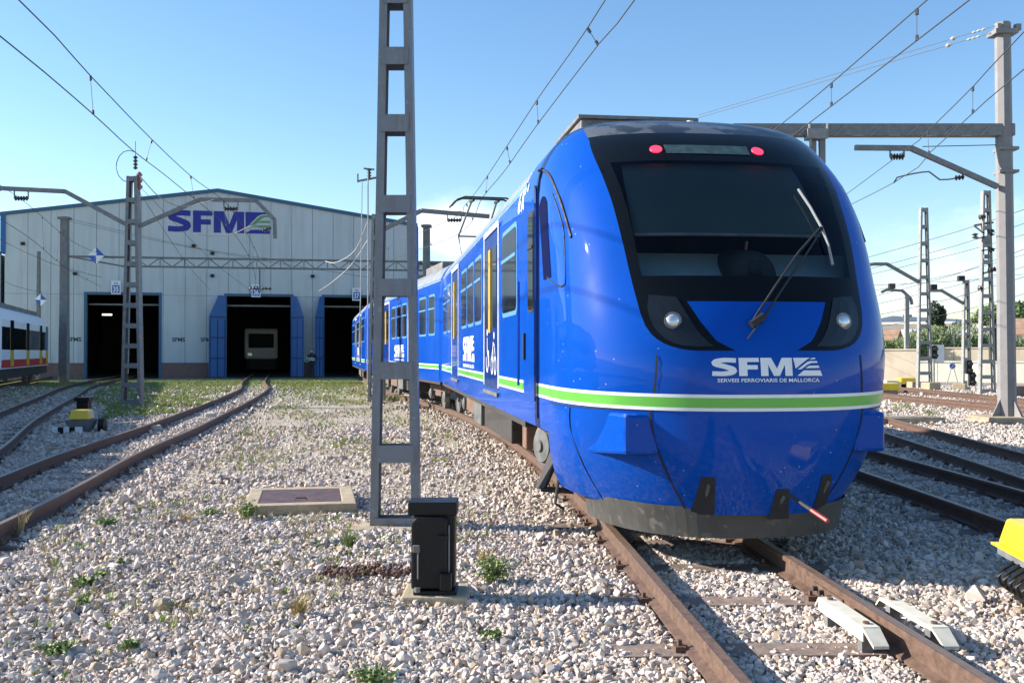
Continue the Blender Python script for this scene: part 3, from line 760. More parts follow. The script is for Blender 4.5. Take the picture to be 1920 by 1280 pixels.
# seams
def seamS(pts, w=.012, m='rubber', nm='panel_seam', off=.003):
    return strip(pts, w, off).build(nm, m, car1, local=True)
seamS([(-.75, 1.40), (-.77, 1.12), (-.79, 1.0), (-.74, .76), (-.64, .53), (-.54, .36), (-.50, .28)], .012)
for sd_ in (-1, 1): MB().tube([NPo(sd_ * t_, 1.008 + .012 * (1 - t_), .0) for t_ in np.linspace(.36, 1, 30)], .005, 5).build('panel_seam', 'rubber', car1, local=True)
seamS([(.75, 1.40), (.77, 1.12), (.79, 1.0), (.74, .76), (.64, .53), (.54, .36), (.50, .28)], .012)
def SS(sd, s_, z, off=0):
    f, a, n = interp(z, YF), interp(z, APW), interp(z, NPW)
    if s_ >= f + a: return Vector((sd * (wid(z) + off), s_, z))
    c_ = max(0, 1 - (s_ - f) / a); t = math.acos(min(1, c_ ** (n / 2))) / (math.pi / 2); return NPo(sd * t, z, off)
def sidecurve(pts, r, m, nm, smoothp=True):
    return MB().tube(smoothpath(pts, .06) if smoothp else pts, r, 6).build(nm, m, car1, local=True)
for sd in (-1, 1):
    tt = [(.79, 1.0), (.78, .85), (.71, .57), (.64, .28)]
    sidecurve([NPo(sd * a, b, .0) for a, b in tt], .006, 'rubber', 'panel_seam')
    sidecurve([NPo(sd * a, b, .002) for a, b in [(1.0, 3.06), (.90, 2.99), (.82, 2.88), (.77, 2.67), (.74, 2.5), (.71, 2.31)]], .014, 'rubber', 'cowl_seal')
    # upright vertical seam where the nose moulding meets the car side, the cab door and its window
    sidecurve([(sd * (HW + .002), 2.08, z) for z in (.84, 1.4, 2.0, 2.66)] + [(sd * (wid(2.9) + .002), 2.08, 2.9), (sd * (wid(3.04) + .004), 2.08, 3.04)], .009, 'rubber', 'door_seal')
    side_poly(sd, rounded(2.16, 2.92, .98, 2.92, .12), 0, .008).build('cab_door', 'train_blue', car1, local=True)
    cw = side_poly(sd, rounded(2.26, 2.62, 1.78, 2.70, .08), .008, .013).build('cab_window', 'rubber', car1, local=True)
    side_poly(sd, rounded(2.29, 2.59, 1.81, 2.67, .06), .013, .018).build('pane', 'window_dark', cw, local=True)
    side_box(MB(), sd, 2.29, 2.59, 2.36, 2.385, .018, .026).build('sash_bar', 'rubber', cw, local=True)
    side_box(MB(), sd, 2.78, 2.84, 1.35, 1.6, .008, .03).build('door_handle', 'rubber', car1, local=True)
    MB().tube([(sd * (HW + .05), 2.98, 1.1), (sd * (HW + .05), 2.98, 2.1)], .013, 6).build('handrail', 'train_blue', car1, local=True)
    # air intake in the cowl: dark recess and flap
    mb = MB(); mb.grid(lambda u, v: SS(sd, (1.40 + .24 * v) + .36 * u, 2.03 + .72 * v * (1 - .10 * abs(2 * u - 1) ** 2), .004), 5, 8); mb.build('air_intake', 'intake_dark', car1, local=True, smooth=True, label='dark blue upright air intake recess beside the windscreen')
    fl = [(.835, 2.72), (.805, 2.6), (.785, 2.48), (.772, 2.34), (.80, 1.95), (.84, 1.93), (.93, 1.97), (1.0, 2.04)]
    sidecurve([NPo(sd * a, b, .002) for a, b in fl], .006, 'rubber', 'panel_seam')
# skirt notches, tow hook and bar
for (a, z0, z1, w) in ((-.40, .33, .55, .045), (.49, .33, .55, .045), (.13, .30, .46, .05)):
    mb = MB(); mb.grid(lambda u, v: NL(a + (u - .5) * 2 * (w + .03 * (1 - v)), z0 - .06 + (z1 - z0 + .06) * v, .004), 3, 4); mb.build('skirt_notch', 'cab_dark', car1, local=True)
    MB().tube([NL(a, z0 + .02, -.02) + Vector((0, 0, 0)), NL(a + .01, z1 - .05, .012)], .014, 6).build('bracket', 'under_grey', car1, local=True)
MB().tube([(.15, .02, .43), (.20, -.25, .36)], .013, 8).build('tow_bar', 'under_dark', car1, local=True)
MB().tube([(.20, -.25, .36), (.235, -.42, .315)], .016, 8).build('tow_bar_tip', 'signal_red', car1, local=True)
# corner bumper boxes
for sd in (-1, 1):
    x0, x1 = sorted((sd * .73, sd * 1.02))
    mb = MB(); a_, b_, c_ = sd * .72, sd * .965, sd * 1.13
    mb.add([(a_, .22, .70), (b_, .22, .70), (c_, .80, .66), (a_, .80, .66), (a_, .22, .985), (b_, .22, .985), (c_, .80, 1.0), (a_, .80, 1.0)], [(0, 3, 2, 1), (4, 5, 6, 7), (0, 1, 5, 4), (1, 2, 6, 5), (2, 3, 7, 6), (3, 0, 4, 7)])
    mb.build('corner_box', 'train_blue', car1, local=True, bevel=.025)
# deflector
def defl(u, z):
    th = (u - .5) * math.pi; S = math.copysign(abs(math.sin(th)) ** (2 / 2.3), th); C = abs(math.cos(th)) ** (2 / 2.3)
    k = 1 - .06 * (.36 - z) / .28
    return Vector((1.03 * k * S, .16 + 1.25 * (1 - C) + (.36 - z) * .1, z))
mb = MB(); mb.grid(lambda u, v: defl(u, .10 + .22 * v), 40, 2); mb.grid(lambda u, v: defl(u, .10 + .22 * v) + Vector((0, .03, 0)), 40, 2)
mb.grid(lambda u, v: defl(u, .10) + Vector((0, .03 * v, 0)), 40, 1); mb.build('obstacle_deflector', 'deflector_grey', car1, local=True, smooth=False)
# logos on the nose
logo(lambda u, v: NL(-.40 + u, 1.255 + v, .004), .78, .125, 'white_paint', car1, local=True, emblem='w', maxlen=.1)
textmesh('SERVEIS FERROVIARIS DE MALLORCA', lambda u, v: NL(-.36 + u, 1.212 + v, .004), .026, .018, width=.74).build('logo_text', 'white_paint', car1, local=True)
# side equipment of car 1
for sd in (-1, 1):
    add_window(car1, sd, 3.45, 4.6)
    add_door(car1, sd, 5.0, 6.55)
    for a, b in ((6.95, 7.85), (8.1, 9.0), (9.25, 10.2)): add_window(car1, sd, a, b)
    add_door(car1, sd, 10.9, 12.4)
    for a, b in ((12.8, 13.6), (13.9, 14.8)): add_window(car1, sd, a, b)
    stripe_side(car1, sd, ((S_END, 4.95), (6.6, 10.85), (12.45, 15.4)))
    side_logo(car1, sd, 8.0, 9.9, 1.18, 1.66)
    textmesh('6104', lambda u, v, sd=sd: (sd * (wid(2.79 + v) + .008), (3.35 - u) if sd < 0 else (2.65 + u), 2.79 + v), .23, .03, width=.62).build('fleet_number', 'white_paint', car1, local=True)
    # wheelchair and bicycle pictograms on the door
    ic = MB()
    F = lambda s, z: (sd * (HW + .012), s, z)
    def ring(c0, c1, r, w, a0=0, a1=360, n=16):
        for k in range(n):
            t0, t1 = R(a0 + (a1 - a0) * k / n), R(a0 + (a1 - a0) * (k + 1) / n)
            ic.add([F(c0 + r * math.cos(t0), c1 + r * math.sin(t0)), F(c0 + r * math.cos(t1), c1 + r * math.sin(t1)), F(c0 + (r + w) * math.cos(t1), c1 + (r + w) * math.sin(t1)), F(c0 + (r + w) * math.cos(t0), c1 + (r + w) * math.sin(t0))], [(0, 1, 2, 3)])
    def ln(a, b, w):
        d = Vector((b[0] - a[0], b[1] - a[1])).normalized(); n_ = Vector((-d.y, d.x)) * w / 2
        ic.add([F(a[0] + n_.x, a[1] + n_.y), F(b[0] + n_.x, b[1] + n_.y), F(b[0] - n_.x, b[1] - n_.y), F(a[0] - n_.x, a[1] - n_.y)], [(0, 1, 2, 3)])
    ring(6.15, 1.30, .10, .04, 100, 390); ring(6.15, 1.67, .0, .045); ln((6.15, 1.6), (6.14, 1.42), .05); ln((6.14, 1.42), (6.02, 1.42), .04); ln((6.0, 1.44), (5.93, 1.24), .04)
    ring(5.62, 1.26, .08, .035); ring(5.28, 1.26, .08, .035); ln((5.62, 1.37), (5.5, 1.5), .035); ln((5.5, 1.53), (5.36, 1.5), .035); ln((5.34, 1.48), (5.28, 1.38), .035); ln((5.53, 1.48), (5.46, 1.3), .035); ring(5.4, 1.62, 0, .045)
    ic.build('pictogram', 'white_paint', car1, local=True)
bogie(car1, 3.35); bogie(car1, 13.0)
for sd in (-1, 1):
    equipment(car1, sd, 4.95, 7.9, .36, .72, 'under_dark'); equipment(car1, sd, 8.15, 9.3, .34, .74, 'under_grey', .6, 1.18)
    equipment(car1, sd, 9.5, 10.9, .42, .72, 'under_brown'); equipment(car1, sd, 4.45, 4.75, .34, .72, 'under_brown', .75, 1.05)
    MB().lathe([(.05, -.22), (.20, -.20), (.215, -.17), (.195, -.14), (.215, -.10), (.195, -.06), (.21, -.02), (.16, 0), (.15, .02), (.06, .03), (.05, .05)], (sd * 1.16, 2.62, .55), (sd, -.35, .0), 22).build('drum', 'under_grey', car1, local=True)
    br = MB(); br.beam((sd * 1.08, 2.3, .55), (sd * 1.24, 2.25, .20), .16, .03); br.beam((sd * 1.24, 2.25, .20), (sd * .95, 2.2, .18), .16, .03); br.beam((sd * 1.02, 2.2, .72), (sd * 1.02, 2.2, .2), .06, .10); br.tube([(sd * 1.12, 1.95, .4), (sd * 1.17, 1.9, .12), (sd * 1.08, 1.98, .06)], .014)
    br.build('sand_bracket', 'under_dark', car1, local=True)
# roof air-conditioning unit
mb = MB().box(-.60, .62, 3.6, 4.9, 3.44, 3.84); ru = mb.build('roof_unit', 'unit_grey', car1, local=True, bevel=.02)
MB().box(-.63, .65, 3.57, 4.93, 3.84, 3.875).build('unit_lid', 'unit_grey', ru, local=True)
lv = MB()
for k in range(5): lv.box(-.5, .5, 3.575, 3.6, 3.55 + .055 * k, 3.57 + .055 * k)
lv.build('louvre', 'under_grey', ru, local=True)
MB().lathe([(.05, 0), (.045, .12), (.03, .15)], (.30, 2.75, 3.50), (0, 0, 1), 10).build('antenna', 'device_white', car1, local=True)
MB().box(-.4, .5, 8.5, 12.5, 3.45, 3.60).build('roof_unit', 'unit_grey', car1, local=True, bevel=.03)

def plain_car(loc, ang, label, panto=False, length=15.4):
    c = thing('train_car', label, 'train car', loc, ang, 'cars of the blue train')
    body_shell(c, 0.35, length)
    e = MB(); zz = [.76, 1.2, 2.4, 2.66, 2.9, 3.08, 3.23, 3.36, 3.46, 3.525]; pr = [(-wid(z), z) for z in zz] + [(wid(z), z) for z in zz[::-1]]
    e.add([(x * .93, .15, z * .995) for x, z in pr] + [(x, .35, z) for x, z in pr], [tuple(range(len(pr)))] + [(i, i + 1, len(pr) + i + 1, len(pr) + i) for i in range(len(pr) - 1)]); e.build('end_shell', 'train_blue', c, local=True)
    MB().box(-.5, .5, -.6, .15, .9, 3.0).build('gangway_bellows', 'rubber', c, local=True)
    for sd in (-1, 1):
        for a, b in ((.9, 1.7), (2.1, 3.1)): add_window(c, sd, a, b)
        add_door(c, sd, 3.5, 5.0)
        for a, b in ((5.3, 6.1), (6.35, 7.2), (7.45, 8.3)): add_window(c, sd, a, b)
        add_door(c, sd, 8.9, 10.4)
        for a, b in ((10.8, 11.6), (11.85, 12.7), (13.0, 14.3)): add_window(c, sd, a, b)
        stripe_side(c, sd, ((.4, 3.45), (5.05, 8.85), (10.45, length - .1)))
        side_logo(c, sd, 5.8, 7.7, 1.18, 1.62)
        equipment(c, sd, 4.9, 6.6, .36, .72, 'under_dark'); equipment(c, sd, 6.8, 7.8, .36, .72, 'under_grey', .6, 1.18); equipment(c, sd, 8.2, 9.6, .4, .72, 'under_brown')
    bogie(c, 2.6); bogie(c, 12.9)
    for s0, s1 in ((3.5, 6.0), (8, 10.5)): MB().box(-.65, .65, s0, s1, 3.44, 3.72).build('roof_unit', 'unit_grey', c, local=True, bevel=.03)
    if panto:
        p = MB(); s = 1.3
        for sd in (-1, 1):
            p.tube([(sd * .45, s + .6, 3.62), (sd * .35, s + 1.6, 4.3), (sd * .3, s + .2, 5.0)], .025, 6)
            for q in (.4, 1.5): p.lathe([(.05, 0), (.08, .03), (.05, .06), (.08, .09), (.05, .12)], (sd * .45, s + q, 3.5), (0, 0, 1), 8)
        p.beam((-.45, s + .6, 3.62), (.45, s + .6, 3.62), .05, .05); p.beam((-.35, s + 1.6, 4.3), (.35, s + 1.6, 4.3), .04, .04)
        pa = p.build('pantograph', 'mast_grey', c, local=True)
        h_ = MB()
        for dy in (-.14, .14): h_.tube([(-.82, s + .2 + dy, 4.82), (-.68, s + .2 + dy, 4.98), (-.5, s + .2 + dy, 5.05), (.5, s + .2 + dy, 5.05), (.68, s + .2 + dy, 4.98), (.82, s + .2 + dy, 4.82)], .022, 6)
        h_.beam((-.3, s, 4.98), (-.3, s + .4, 4.98), .05, .05); h_.beam((.3, s, 4.98), (.3, s + .4, 4.98), .05, .05)
        h_.build('collector_head', 'under_dark', pa, local=True)
    return c
c1end = Vector((CAR_X - math.sin(CAR_A) * 15.75, CAR_Y + math.cos(CAR_A) * 15.75, 0))
A2 = math.atan(.253); plain_car(tuple(c1end), A2, 'second car of the blue train with a raised pantograph, coupled behind the cab car', True)
c2end = c1end + Vector((-math.sin(A2), math.cos(A2), 0)) * 15.75
A3 = math.atan(.188); plain_car(tuple(c2end), A3, 'rearmost visible car of the blue train, just outside the dark shed door')
c3end = c2end + Vector((-math.sin(A3), math.cos(A3), 0)) * 15.75

# ------------------------------------------------------------------ white and red train at the far left
def old_car(loc, ang, label, end=True):
    c = thing('old_train_car', label, 'train car', loc, ang, 'cars of the white and red train')
    Lc = 15.0; mb = MB(); pr = [(-1.28, .75), (-1.3, 1.2), (-1.3, 2.7), (-1.15, 3.05), (-.8, 3.25), (.8, 3.25), (1.15, 3.05), (1.3, 2.7), (1.3, 1.2), (1.28, .75)]; n = len(pr)
    st = [(0, .96), (.15, 1), (Lc - .9, 1), (Lc - .35, .96), (Lc, .82)] if end else [(0, .96), (.15, 1), (Lc - .15, 1), (Lc, .96)]
    for s_, k in st: mb.v += [(x * k, s_, z if z < 3 else 3.0 + (z - 3) * (k * 3 - 2 if k > .67 else 0)) for x, z in pr]
    for j in range(len(st) - 1): mb.f += [(j * n + i, j * n + i + 1, (j + 1) * n + i + 1, (j + 1) * n + i) for i in range(n - 1)]
    mb.f += [tuple(range(n)), tuple((len(st) - 1) * n + i for i in range(n))]
    mb.build('body_side', 'old_white', c, local=True)
    def sb(a, b, z0, z1, m, nm, o0=0, o1=.01, lab=None):
        for sd in (-1, 1):
            x0, x1 = sorted((sd * (1.3 + o0), sd * (1.3 + o1))); MB().box(x0, x1, a, b, z0, z1).build(nm, m, c, local=True, label=lab)
    e = Lc - .95
    sb(0.2, e, 1.52, 2.42, 'window_dark', 'window', 0, .008)
    sb(.2, e, 1.2, 1.5, 'old_white', 'side_panel', 0, .004); sb(.2, e, .8, 1.12, 'red_stripe', 'red_stripe', 0, .008)
    for a in (2.2, 6.6, 10.9, 13.2):
        sb(a, a + .85, .85, 1.5, 'door_yellow', 'door_panel', .009, .016); sb(a, a + .85, 1.5, 2.72, 'window_dark', 'door', .009, .016)
    mb = MB()
    for k in range(9):
        for q in range(3): mb.box(1.308, 1.314, 11.9 - .9 * k * .3 - .3 * q * 0, 11.9 - .9 * k * .3 + .16, 1.12, 1.2)
        break
    mb.build('side_mark', 'red_stripe', c, local=True)
    sb(0, Lc - .3, .35, .74, 'under_dark', 'underframe', -.25, -.12)
    for s_ in (2.4, 12.3): bogie(c, s_)
    r = MB()
    for k in range(6): r.box(-.8, .8, .6 + 2.3 * k, 2.5 + 2.3 * k, 3.2, 3.48)
    r.build('roof_unit', 'unit_grey', c, local=True, bevel=.04)
    if end: MB().box(-.9, .9, Lc - .02, Lc + .02, 1.6, 2.6).build('end_window', 'window_dark', c, local=True)
    return c
A4 = math.atan(.318); e4 = Vector((-25.45, 53.3, 0)); d4 = Vector((-math.sin(A4), math.cos(A4), 0))
old_car(tuple(e4 - d4 * 15), A4, 'white train car with red skirt stripe and yellow doors in shade at the left edge')
old_car(tuple(e4 - d4 * 30.4), A4, 'white and red train car nearer the camera, coupled behind the shaded one', False)
old_car(tuple(e4 - d4 * 45.8), A4, 'nearest white and red train car, left of the camera', False)

# ------------------------------------------------------------------ the shed
SA = Vector((-29.75, 60.0, 0)); SB_ = Vector((-6.29, 65.3, 0)); SU = (SB_ - SA).normalized(); SN = Vector((SU.y, -SU.x, 0)); SW = (SB_ - SA).length
def sh(r, z, out=0): p = SA + SU * r + SN * out; return (p.x, p.y, z)
shed = thing('train_shed', 'large pale grey gabled train shed with three open doors behind the yard', 'building', tuple(SA), 0)
ROOFZ = lambda r: 9.55 + (11.32 - 9.55) * (1 - abs(r - SW / 2) / (SW / 2))
DOORS = [(4.54, 8.62), (12.57, 16.4), (18.46, 22.3)]; DH = 4.85; PL = .78
edges = sorted(set([round(x, 3) for x in ([i * SW / 19 for i in range(20)])] ))
def opens(a, b):
    for d0, d1 in DOORS:
        if a < d1 - .001 and b > d0 + .001: return (max(a, d0), min(b, d1))
    return None
for a, b in zip(edges, edges[1:]):
    gap = .012
    cuts = sorted(set([a, b] + [x for d in DOORS for x in d if a < x < b]))
    # upper panel above door head in full width, lower piece(s) beside doors
    MB().prism([(a + gap, DH + .02), (b - gap, DH + .02), (b - gap, ROOFZ(b) - .03)] + ([(SW / 2, ROOFZ(SW / 2) - .03)] if a < SW / 2 < b else []) + [(a + gap, ROOFZ(a) - .03)], lambda r, z: sh(r, z, .06), -SN * .05).build('wall_panel', 'panel_grey', shed)
    for c0, c1 in zip(cuts, cuts[1:]):
        if c1 - c0 < .06 or opens(c0 + .01, c1 - .01): continue
        MB().prism([(c0 + gap, PL), (c1 - gap, PL), (c1 - gap, DH), (c0 + gap, DH)], lambda r, z: sh(r, z, .06), -SN * .05).build('wall_panel', 'panel_grey', shed)
# backing wall (dark joints show between panels) with door openings
bk = MB()
xs = [0] + [x for d in DOORS for x in d] + [SW]
for i in range(0, len(xs), 2): bk.prism([(xs[i], GZ), (xs[i + 1], GZ), (xs[i + 1], DH), (xs[i], DH)], lambda r, z: sh(r, z, .008), -SN * .25)
bk.prism([(0, DH), (SW, DH), (SW, ROOFZ(SW) - .05), (SW / 2, ROOFZ(SW / 2) - .05), (0, ROOFZ(0) - .05)], lambda r, z: sh(r, z, .008), -SN * .25)
bk.build('wall', 'panel_joint', shed)
pl = [(0, DOORS[0][0]), (DOORS[0][1], DOORS[1][0]), (DOORS[1][1], DOORS[2][0]), (DOORS[2][1], SW)]
for a, b in pl:
    MB().prism([(a, GZ), (b, GZ), (b, PL - .03), (a, PL - .03)], lambda r, z: sh(r, z, .09), -SN * .08).build('plinth', 'brick_brown', shed)
    MB().prism([(a, PL - .03), (b, PL - .03), (b, PL), (a, PL)], lambda r, z: sh(r, z, .12), -SN * .06).build('drip_edge', 'trim_blue', shed)
# gable trim and roof
for (r0, r1) in ((-.25, SW / 2), (SW / 2, SW + .25)):
    MB().prism([(r0, ROOFZ(r0) - .12), (r1, ROOFZ(r1) - .12), (r1, ROOFZ(r1) + .1), (r0, ROOFZ(r0) + .1)], lambda r, z: sh(r, z, .16), -SN * .3).build('gable_trim', 'trim_blue', shed)
MB().prism([(-.22, 7.2), (.06, 7.2), (.06, 9.42), (-.22, 9.42)], lambda r, z: sh(r, z, .13), -SN * .8).build('corner_trim', 'leaf_blue', shed)
MB().prism([(SW - .06, 6.9), (SW + .3, 6.9), (SW + .3, 9.42), (SW - .06, 9.42)], lambda r, z: sh(r, z, .13), -SN * .8).build('corner_trim', 'leaf_blue', shed)
DEP = 32
rf = MB()
for (r0, r1) in ((-.1, SW / 2), (SW / 2, SW + .1)):
    rf.prism([(r0, ROOFZ(r0) - .05), (r1, ROOFZ(r1) - .05), (r1, ROOFZ(r1) + .02), (r0, ROOFZ(r0) + .02)], lambda r, z: sh(r, z, -.3), -SN * DEP)
rf.build('roof', 'panel_joint', shed)
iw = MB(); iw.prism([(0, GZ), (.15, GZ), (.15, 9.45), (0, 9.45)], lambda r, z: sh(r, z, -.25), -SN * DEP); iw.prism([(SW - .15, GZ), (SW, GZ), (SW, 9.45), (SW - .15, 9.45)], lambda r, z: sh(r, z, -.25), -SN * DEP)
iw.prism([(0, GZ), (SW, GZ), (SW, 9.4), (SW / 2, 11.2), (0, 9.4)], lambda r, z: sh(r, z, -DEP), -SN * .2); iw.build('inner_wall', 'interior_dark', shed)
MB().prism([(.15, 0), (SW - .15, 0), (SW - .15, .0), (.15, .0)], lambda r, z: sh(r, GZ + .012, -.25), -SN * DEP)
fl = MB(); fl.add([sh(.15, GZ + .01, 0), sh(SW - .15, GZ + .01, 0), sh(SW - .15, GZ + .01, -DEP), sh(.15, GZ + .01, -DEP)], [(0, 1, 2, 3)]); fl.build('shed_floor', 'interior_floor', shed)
# lower wings on both sides
for (r0, r1) in ((-7.5, -.23), (SW + .31, SW + 9)):
    zt = 7.15 if r0 < 0 else 7.0
    n = int((r1 - r0) / 1.25)
    for k in range(n):
        a, b = r0 + (r1 - r0) * k / n, r0 + (r1 - r0) * (k + 1) / n
        MB().prism([(a + .012, PL), (b - .012, PL), (b - .012, zt), (a + .012, zt)], lambda r, z: sh(r, z, -.02), -SN * .05).build('wall_panel', 'panel_grey', shed)
    MB().prism([(r0, GZ), (r1, GZ), (r1, zt), (r0, zt)], lambda r, z: sh(r, z, -.08), -SN * 28).build('side_wing', 'panel_joint', shed)
    MB().prism([(r0, zt), (r1, zt), (r1, zt + .16), (r0, zt + .16)], lambda r, z: sh(r, z, .06), -SN * .3).build('eave_trim', 'trim_blue' if r0 < 0 else 'text_dark', shed)
# door frames and rails
for d0, d1 in DOORS:
    f = MB(); f.prism([(d0 - .16, GZ), (d0, GZ), (d0, DH + .02), (d0 - .16, DH + .02)], lambda r, z: sh(r, z, .10), -SN * .3); f.prism([(d1, GZ), (d1 + .16, GZ), (d1 + .16, DH + .02), (d1, DH + .02)], lambda r, z: sh(r, z, .10), -SN * .3)
    f.prism([(d0 - .16, DH + .02), (d1 + .16, DH + .02), (d1 + .16, DH + .16), (d0 - .16, DH + .16)], lambda r, z: sh(r, z, .10), -SN * .3)
    f.build('door_frame', 'trim_blue', shed)
    MB().prism([(d0, DH - .6), (d1, DH - .6), (d1, DH - .5), (d0, DH - .5)], lambda r, z: sh(r, z, -.6), -SN * .1).build('door_beam', 'mast_grey', shed)
def leaf(r, ang, wd, label):
    """open door leaf hinged at r, swinging outwards; top outer corner chamfered"""
    d = (SU * math.cos(ang) + SN * math.sin(ang)); P0 = Vector(sh(r, 0, .18)); th = Vector((d.y, -d.x, 0)) * .06
    pol = [(0, -.08), (wd, -.08), (wd, 3.55), (wd * .42, DH + .02), (0, DH + .02)]
    F = lambda u, z: P0 + d * u + Vector((0, 0, z))
    l = MB().prism(pol, F, th).build('door_leaf', 'leaf_blue', shed, label=label)
    sg = -1 if th.dot(Vector((0, 0, 0)) - P0) < 0 else 1
    rb = MB()
    for z in (1.05, 2.3, 3.55):
        for o_ in (-.02, .062):
            b_ = th.normalized() * o_; rb.beam(F(.03, z) + b_, F(wd - .03, z) + b_, .02, .09)
    for u in (.06, wd * .5, wd - .06):
        for o_ in (-.02, .062):
            b_ = th.normalized() * o_; rb.beam(F(u, -.05) + b_, F(u, 3.4) + b_, .02, .05)
    rb.build('door_rib', 'leaf_rib', l)
leaf(DOORS[1][0] - .05, R(143), 1.15, 'left blue leaf of the middle door'); leaf(DOORS[1][1] + .05, R(42), 1.0, 'right blue leaf of the middle door')
leaf(DOORS[2][0] - .05, R(125), .9, 'left blue leaf of the right door')
# logo, signs and plates
logo(lambda u, v: sh(9.08 + u, 8.72 + v, .075), 6.1, 1.32, 'logo_blue', shed, colour2='logo_green', emblem='g', maxlen=9)
for px, num, zc in ((218, '35', 5.28), (480, '36', 5.2), (668, '37', 5.05)):
    p = (px - 960) / 1920; r = (60 * p + 29.75) / (.9754 - .2203 * p)
    s_ = MB().prism([(r - .27, zc - .40), (r + .27, zc - .40), (r + .27, zc + .40), (r - .27, zc + .40)], lambda a, z: sh(a, z, .22), -SN * .04).build('number_plate', 'white_paint', shed)
    MB().prism([(r - .21, zc - .33), (r + .21, zc - .33), (r + .21, zc + .14), (r - .21, zc + .14)], lambda a, z: sh(a, z, .225), -SN * .004).build('number_field', 'sign_blue', s_)
    textmesh(num, lambda u, v: sh(r - .155 + u, zc - .27 + v, .23), .34, .03, width=.31).build('number', 'white_paint', s_)
    textmesh('VIA', lambda u, v: sh(r - .14 + u, zc + .20 + v, .228), .11, .02, width=.28).build('number_caption', 'sign_blue', s_)
for px in (335, 140, 388):
    p = (px - 960) / 1920; r = (60 * p + 29.75) / (.9754 - .2203 * p)
    textmesh('SFMS', lambda u, v: sh(r - .37 + u, 2.05 + v, .068), .26, .03, width=.75).build('wall_lettering', 'text_dark', shed)
for px, py in ((43, 457), (398, 475), (363, 461), (398, 517), (141, 513), (586, 518)):
    p = (px - 960) / 1920; r = (60 * p + 29.75) / (.9754 - .2203 * p); z = 1.42 + (660 - py) * (60 + .22 * r) / 1920
    MB().prism([(r - .11, z - .09), (r + .11, z - .09), (r + .11, z + .09), (r - .11, z + .09)], lambda a, zz: sh(a, zz, .22), -SN * .15).build('wall_lamp', 'cab_dark', shed, bevel=.02)

MB().tube([sh(5.0, 3.75, -2.5), sh(5.55, 3.75, -2.5)], .05, 6).build('tube_light', 'tube_light', shed, label='small lit tube light inside the left door')
# vehicle inside the middle door
v36 = thing('stabled_train', 'grey train end standing inside the dark middle shed door', 'train', (-19.35, 79, 0), math.atan(.24))
MB().box(-1.25, 1.25, 0, 8, .9, 3.25).build('body', 'old_white', v36, local=True, bevel=.15); MB().box(-.95, .95, -.02, 0.0, 1.75, 2.85).build('window', 'cab_dark', v36, local=True)
MB().box(-1.1, 1.1, .1, 7.8, .1, .9).build('underframe', 'under_dark', v36, local=True); MB().box(-1.0, -.7, -.03, 0, 1.15, 1.35).build('lamp', 'lamp_chrome', v36, local=True)

# ------------------------------------------------------------------ lattice masts
def lattice(name, label, base, h, w0, w1, n, m='mast_grey', dep=.22, leg=.07, group='steel lattice catenary masts', rz=0, bat=.14, zs=None):
    t = thing(name, label, 'catenary mast', tuple(base), rz, group)
    for sd in (-1, 1):
        mb = MB()
        # channel leg: web plus two flanges
        a0, a1 = Vector((sd * (w0 / 2 - leg / 2), 0, 0)), Vector((sd * (w1 / 2 - leg / 2), 0, h))
        for dy in (-dep / 2 + .004, dep / 2 - .004): mb.beam(a0 + Vector((0, dy, 0)), a1 + Vector((0, dy, 0)), leg, .008, up=(0, 1, 0))
        b0, b1 = Vector((sd * (w0 / 2 - .004), 0, 0)), Vector((sd * (w1 / 2 - .004), 0, h)); mb.beam(b0, b1, .008, dep - .017, up=(0, 1, 0))
        mb.build('leg', m, t, local=True)
    zz = zs or [.12 + (h - .2) * (k / n) ** 1.06 for k in range(n + 1)]
    for z in zz:
        k = z / h; w = w0 + (w1 - w0) * k - leg * 1.0
        for dy in (-dep / 2 - .005, dep / 2 + .005):
            MB().box(-w / 2, w / 2, dy - .005, dy + .005, z - bat / 2, z + bat / 2).build('batten_plate', m, t, local=True)
    return t
def insul(mb, a, b, r=.05, n=5):
    a = Vector(a); b = Vector(b); L_ = (b - a).length; prof = [(.015, 0)]
    for k in range(n): prof += [(r * .45, L_ * (k + .1) / n), (r, L_ * (k + .4) / n), (r, L_ * (k + .55) / n), (r * .45, L_ * (k + .9) / n)]
    prof.append((.015, L_)); mb.lathe(prof, a, b - a, 10)
# near mast
NM = ground_at(738, 990)
near = lattice('lattice_mast', 'tall near grey lattice mast standing just behind the black machine box', (NM.x + .02, 9.27, GZ), 8.2, .445, .17, 0, 'galvanised', .2, .072, bat=.155,
               zs=[.03, .68, 1.425, 2.17, 2.92, 3.645, 4.25, 4.80, 5.3, 5.8, 6.3, 6.8, 7.3, 7.8])
MB().cbox((0, 0, -.02), .75, .6, .06).build('base_plate', 'concrete_pale', near, local=True)
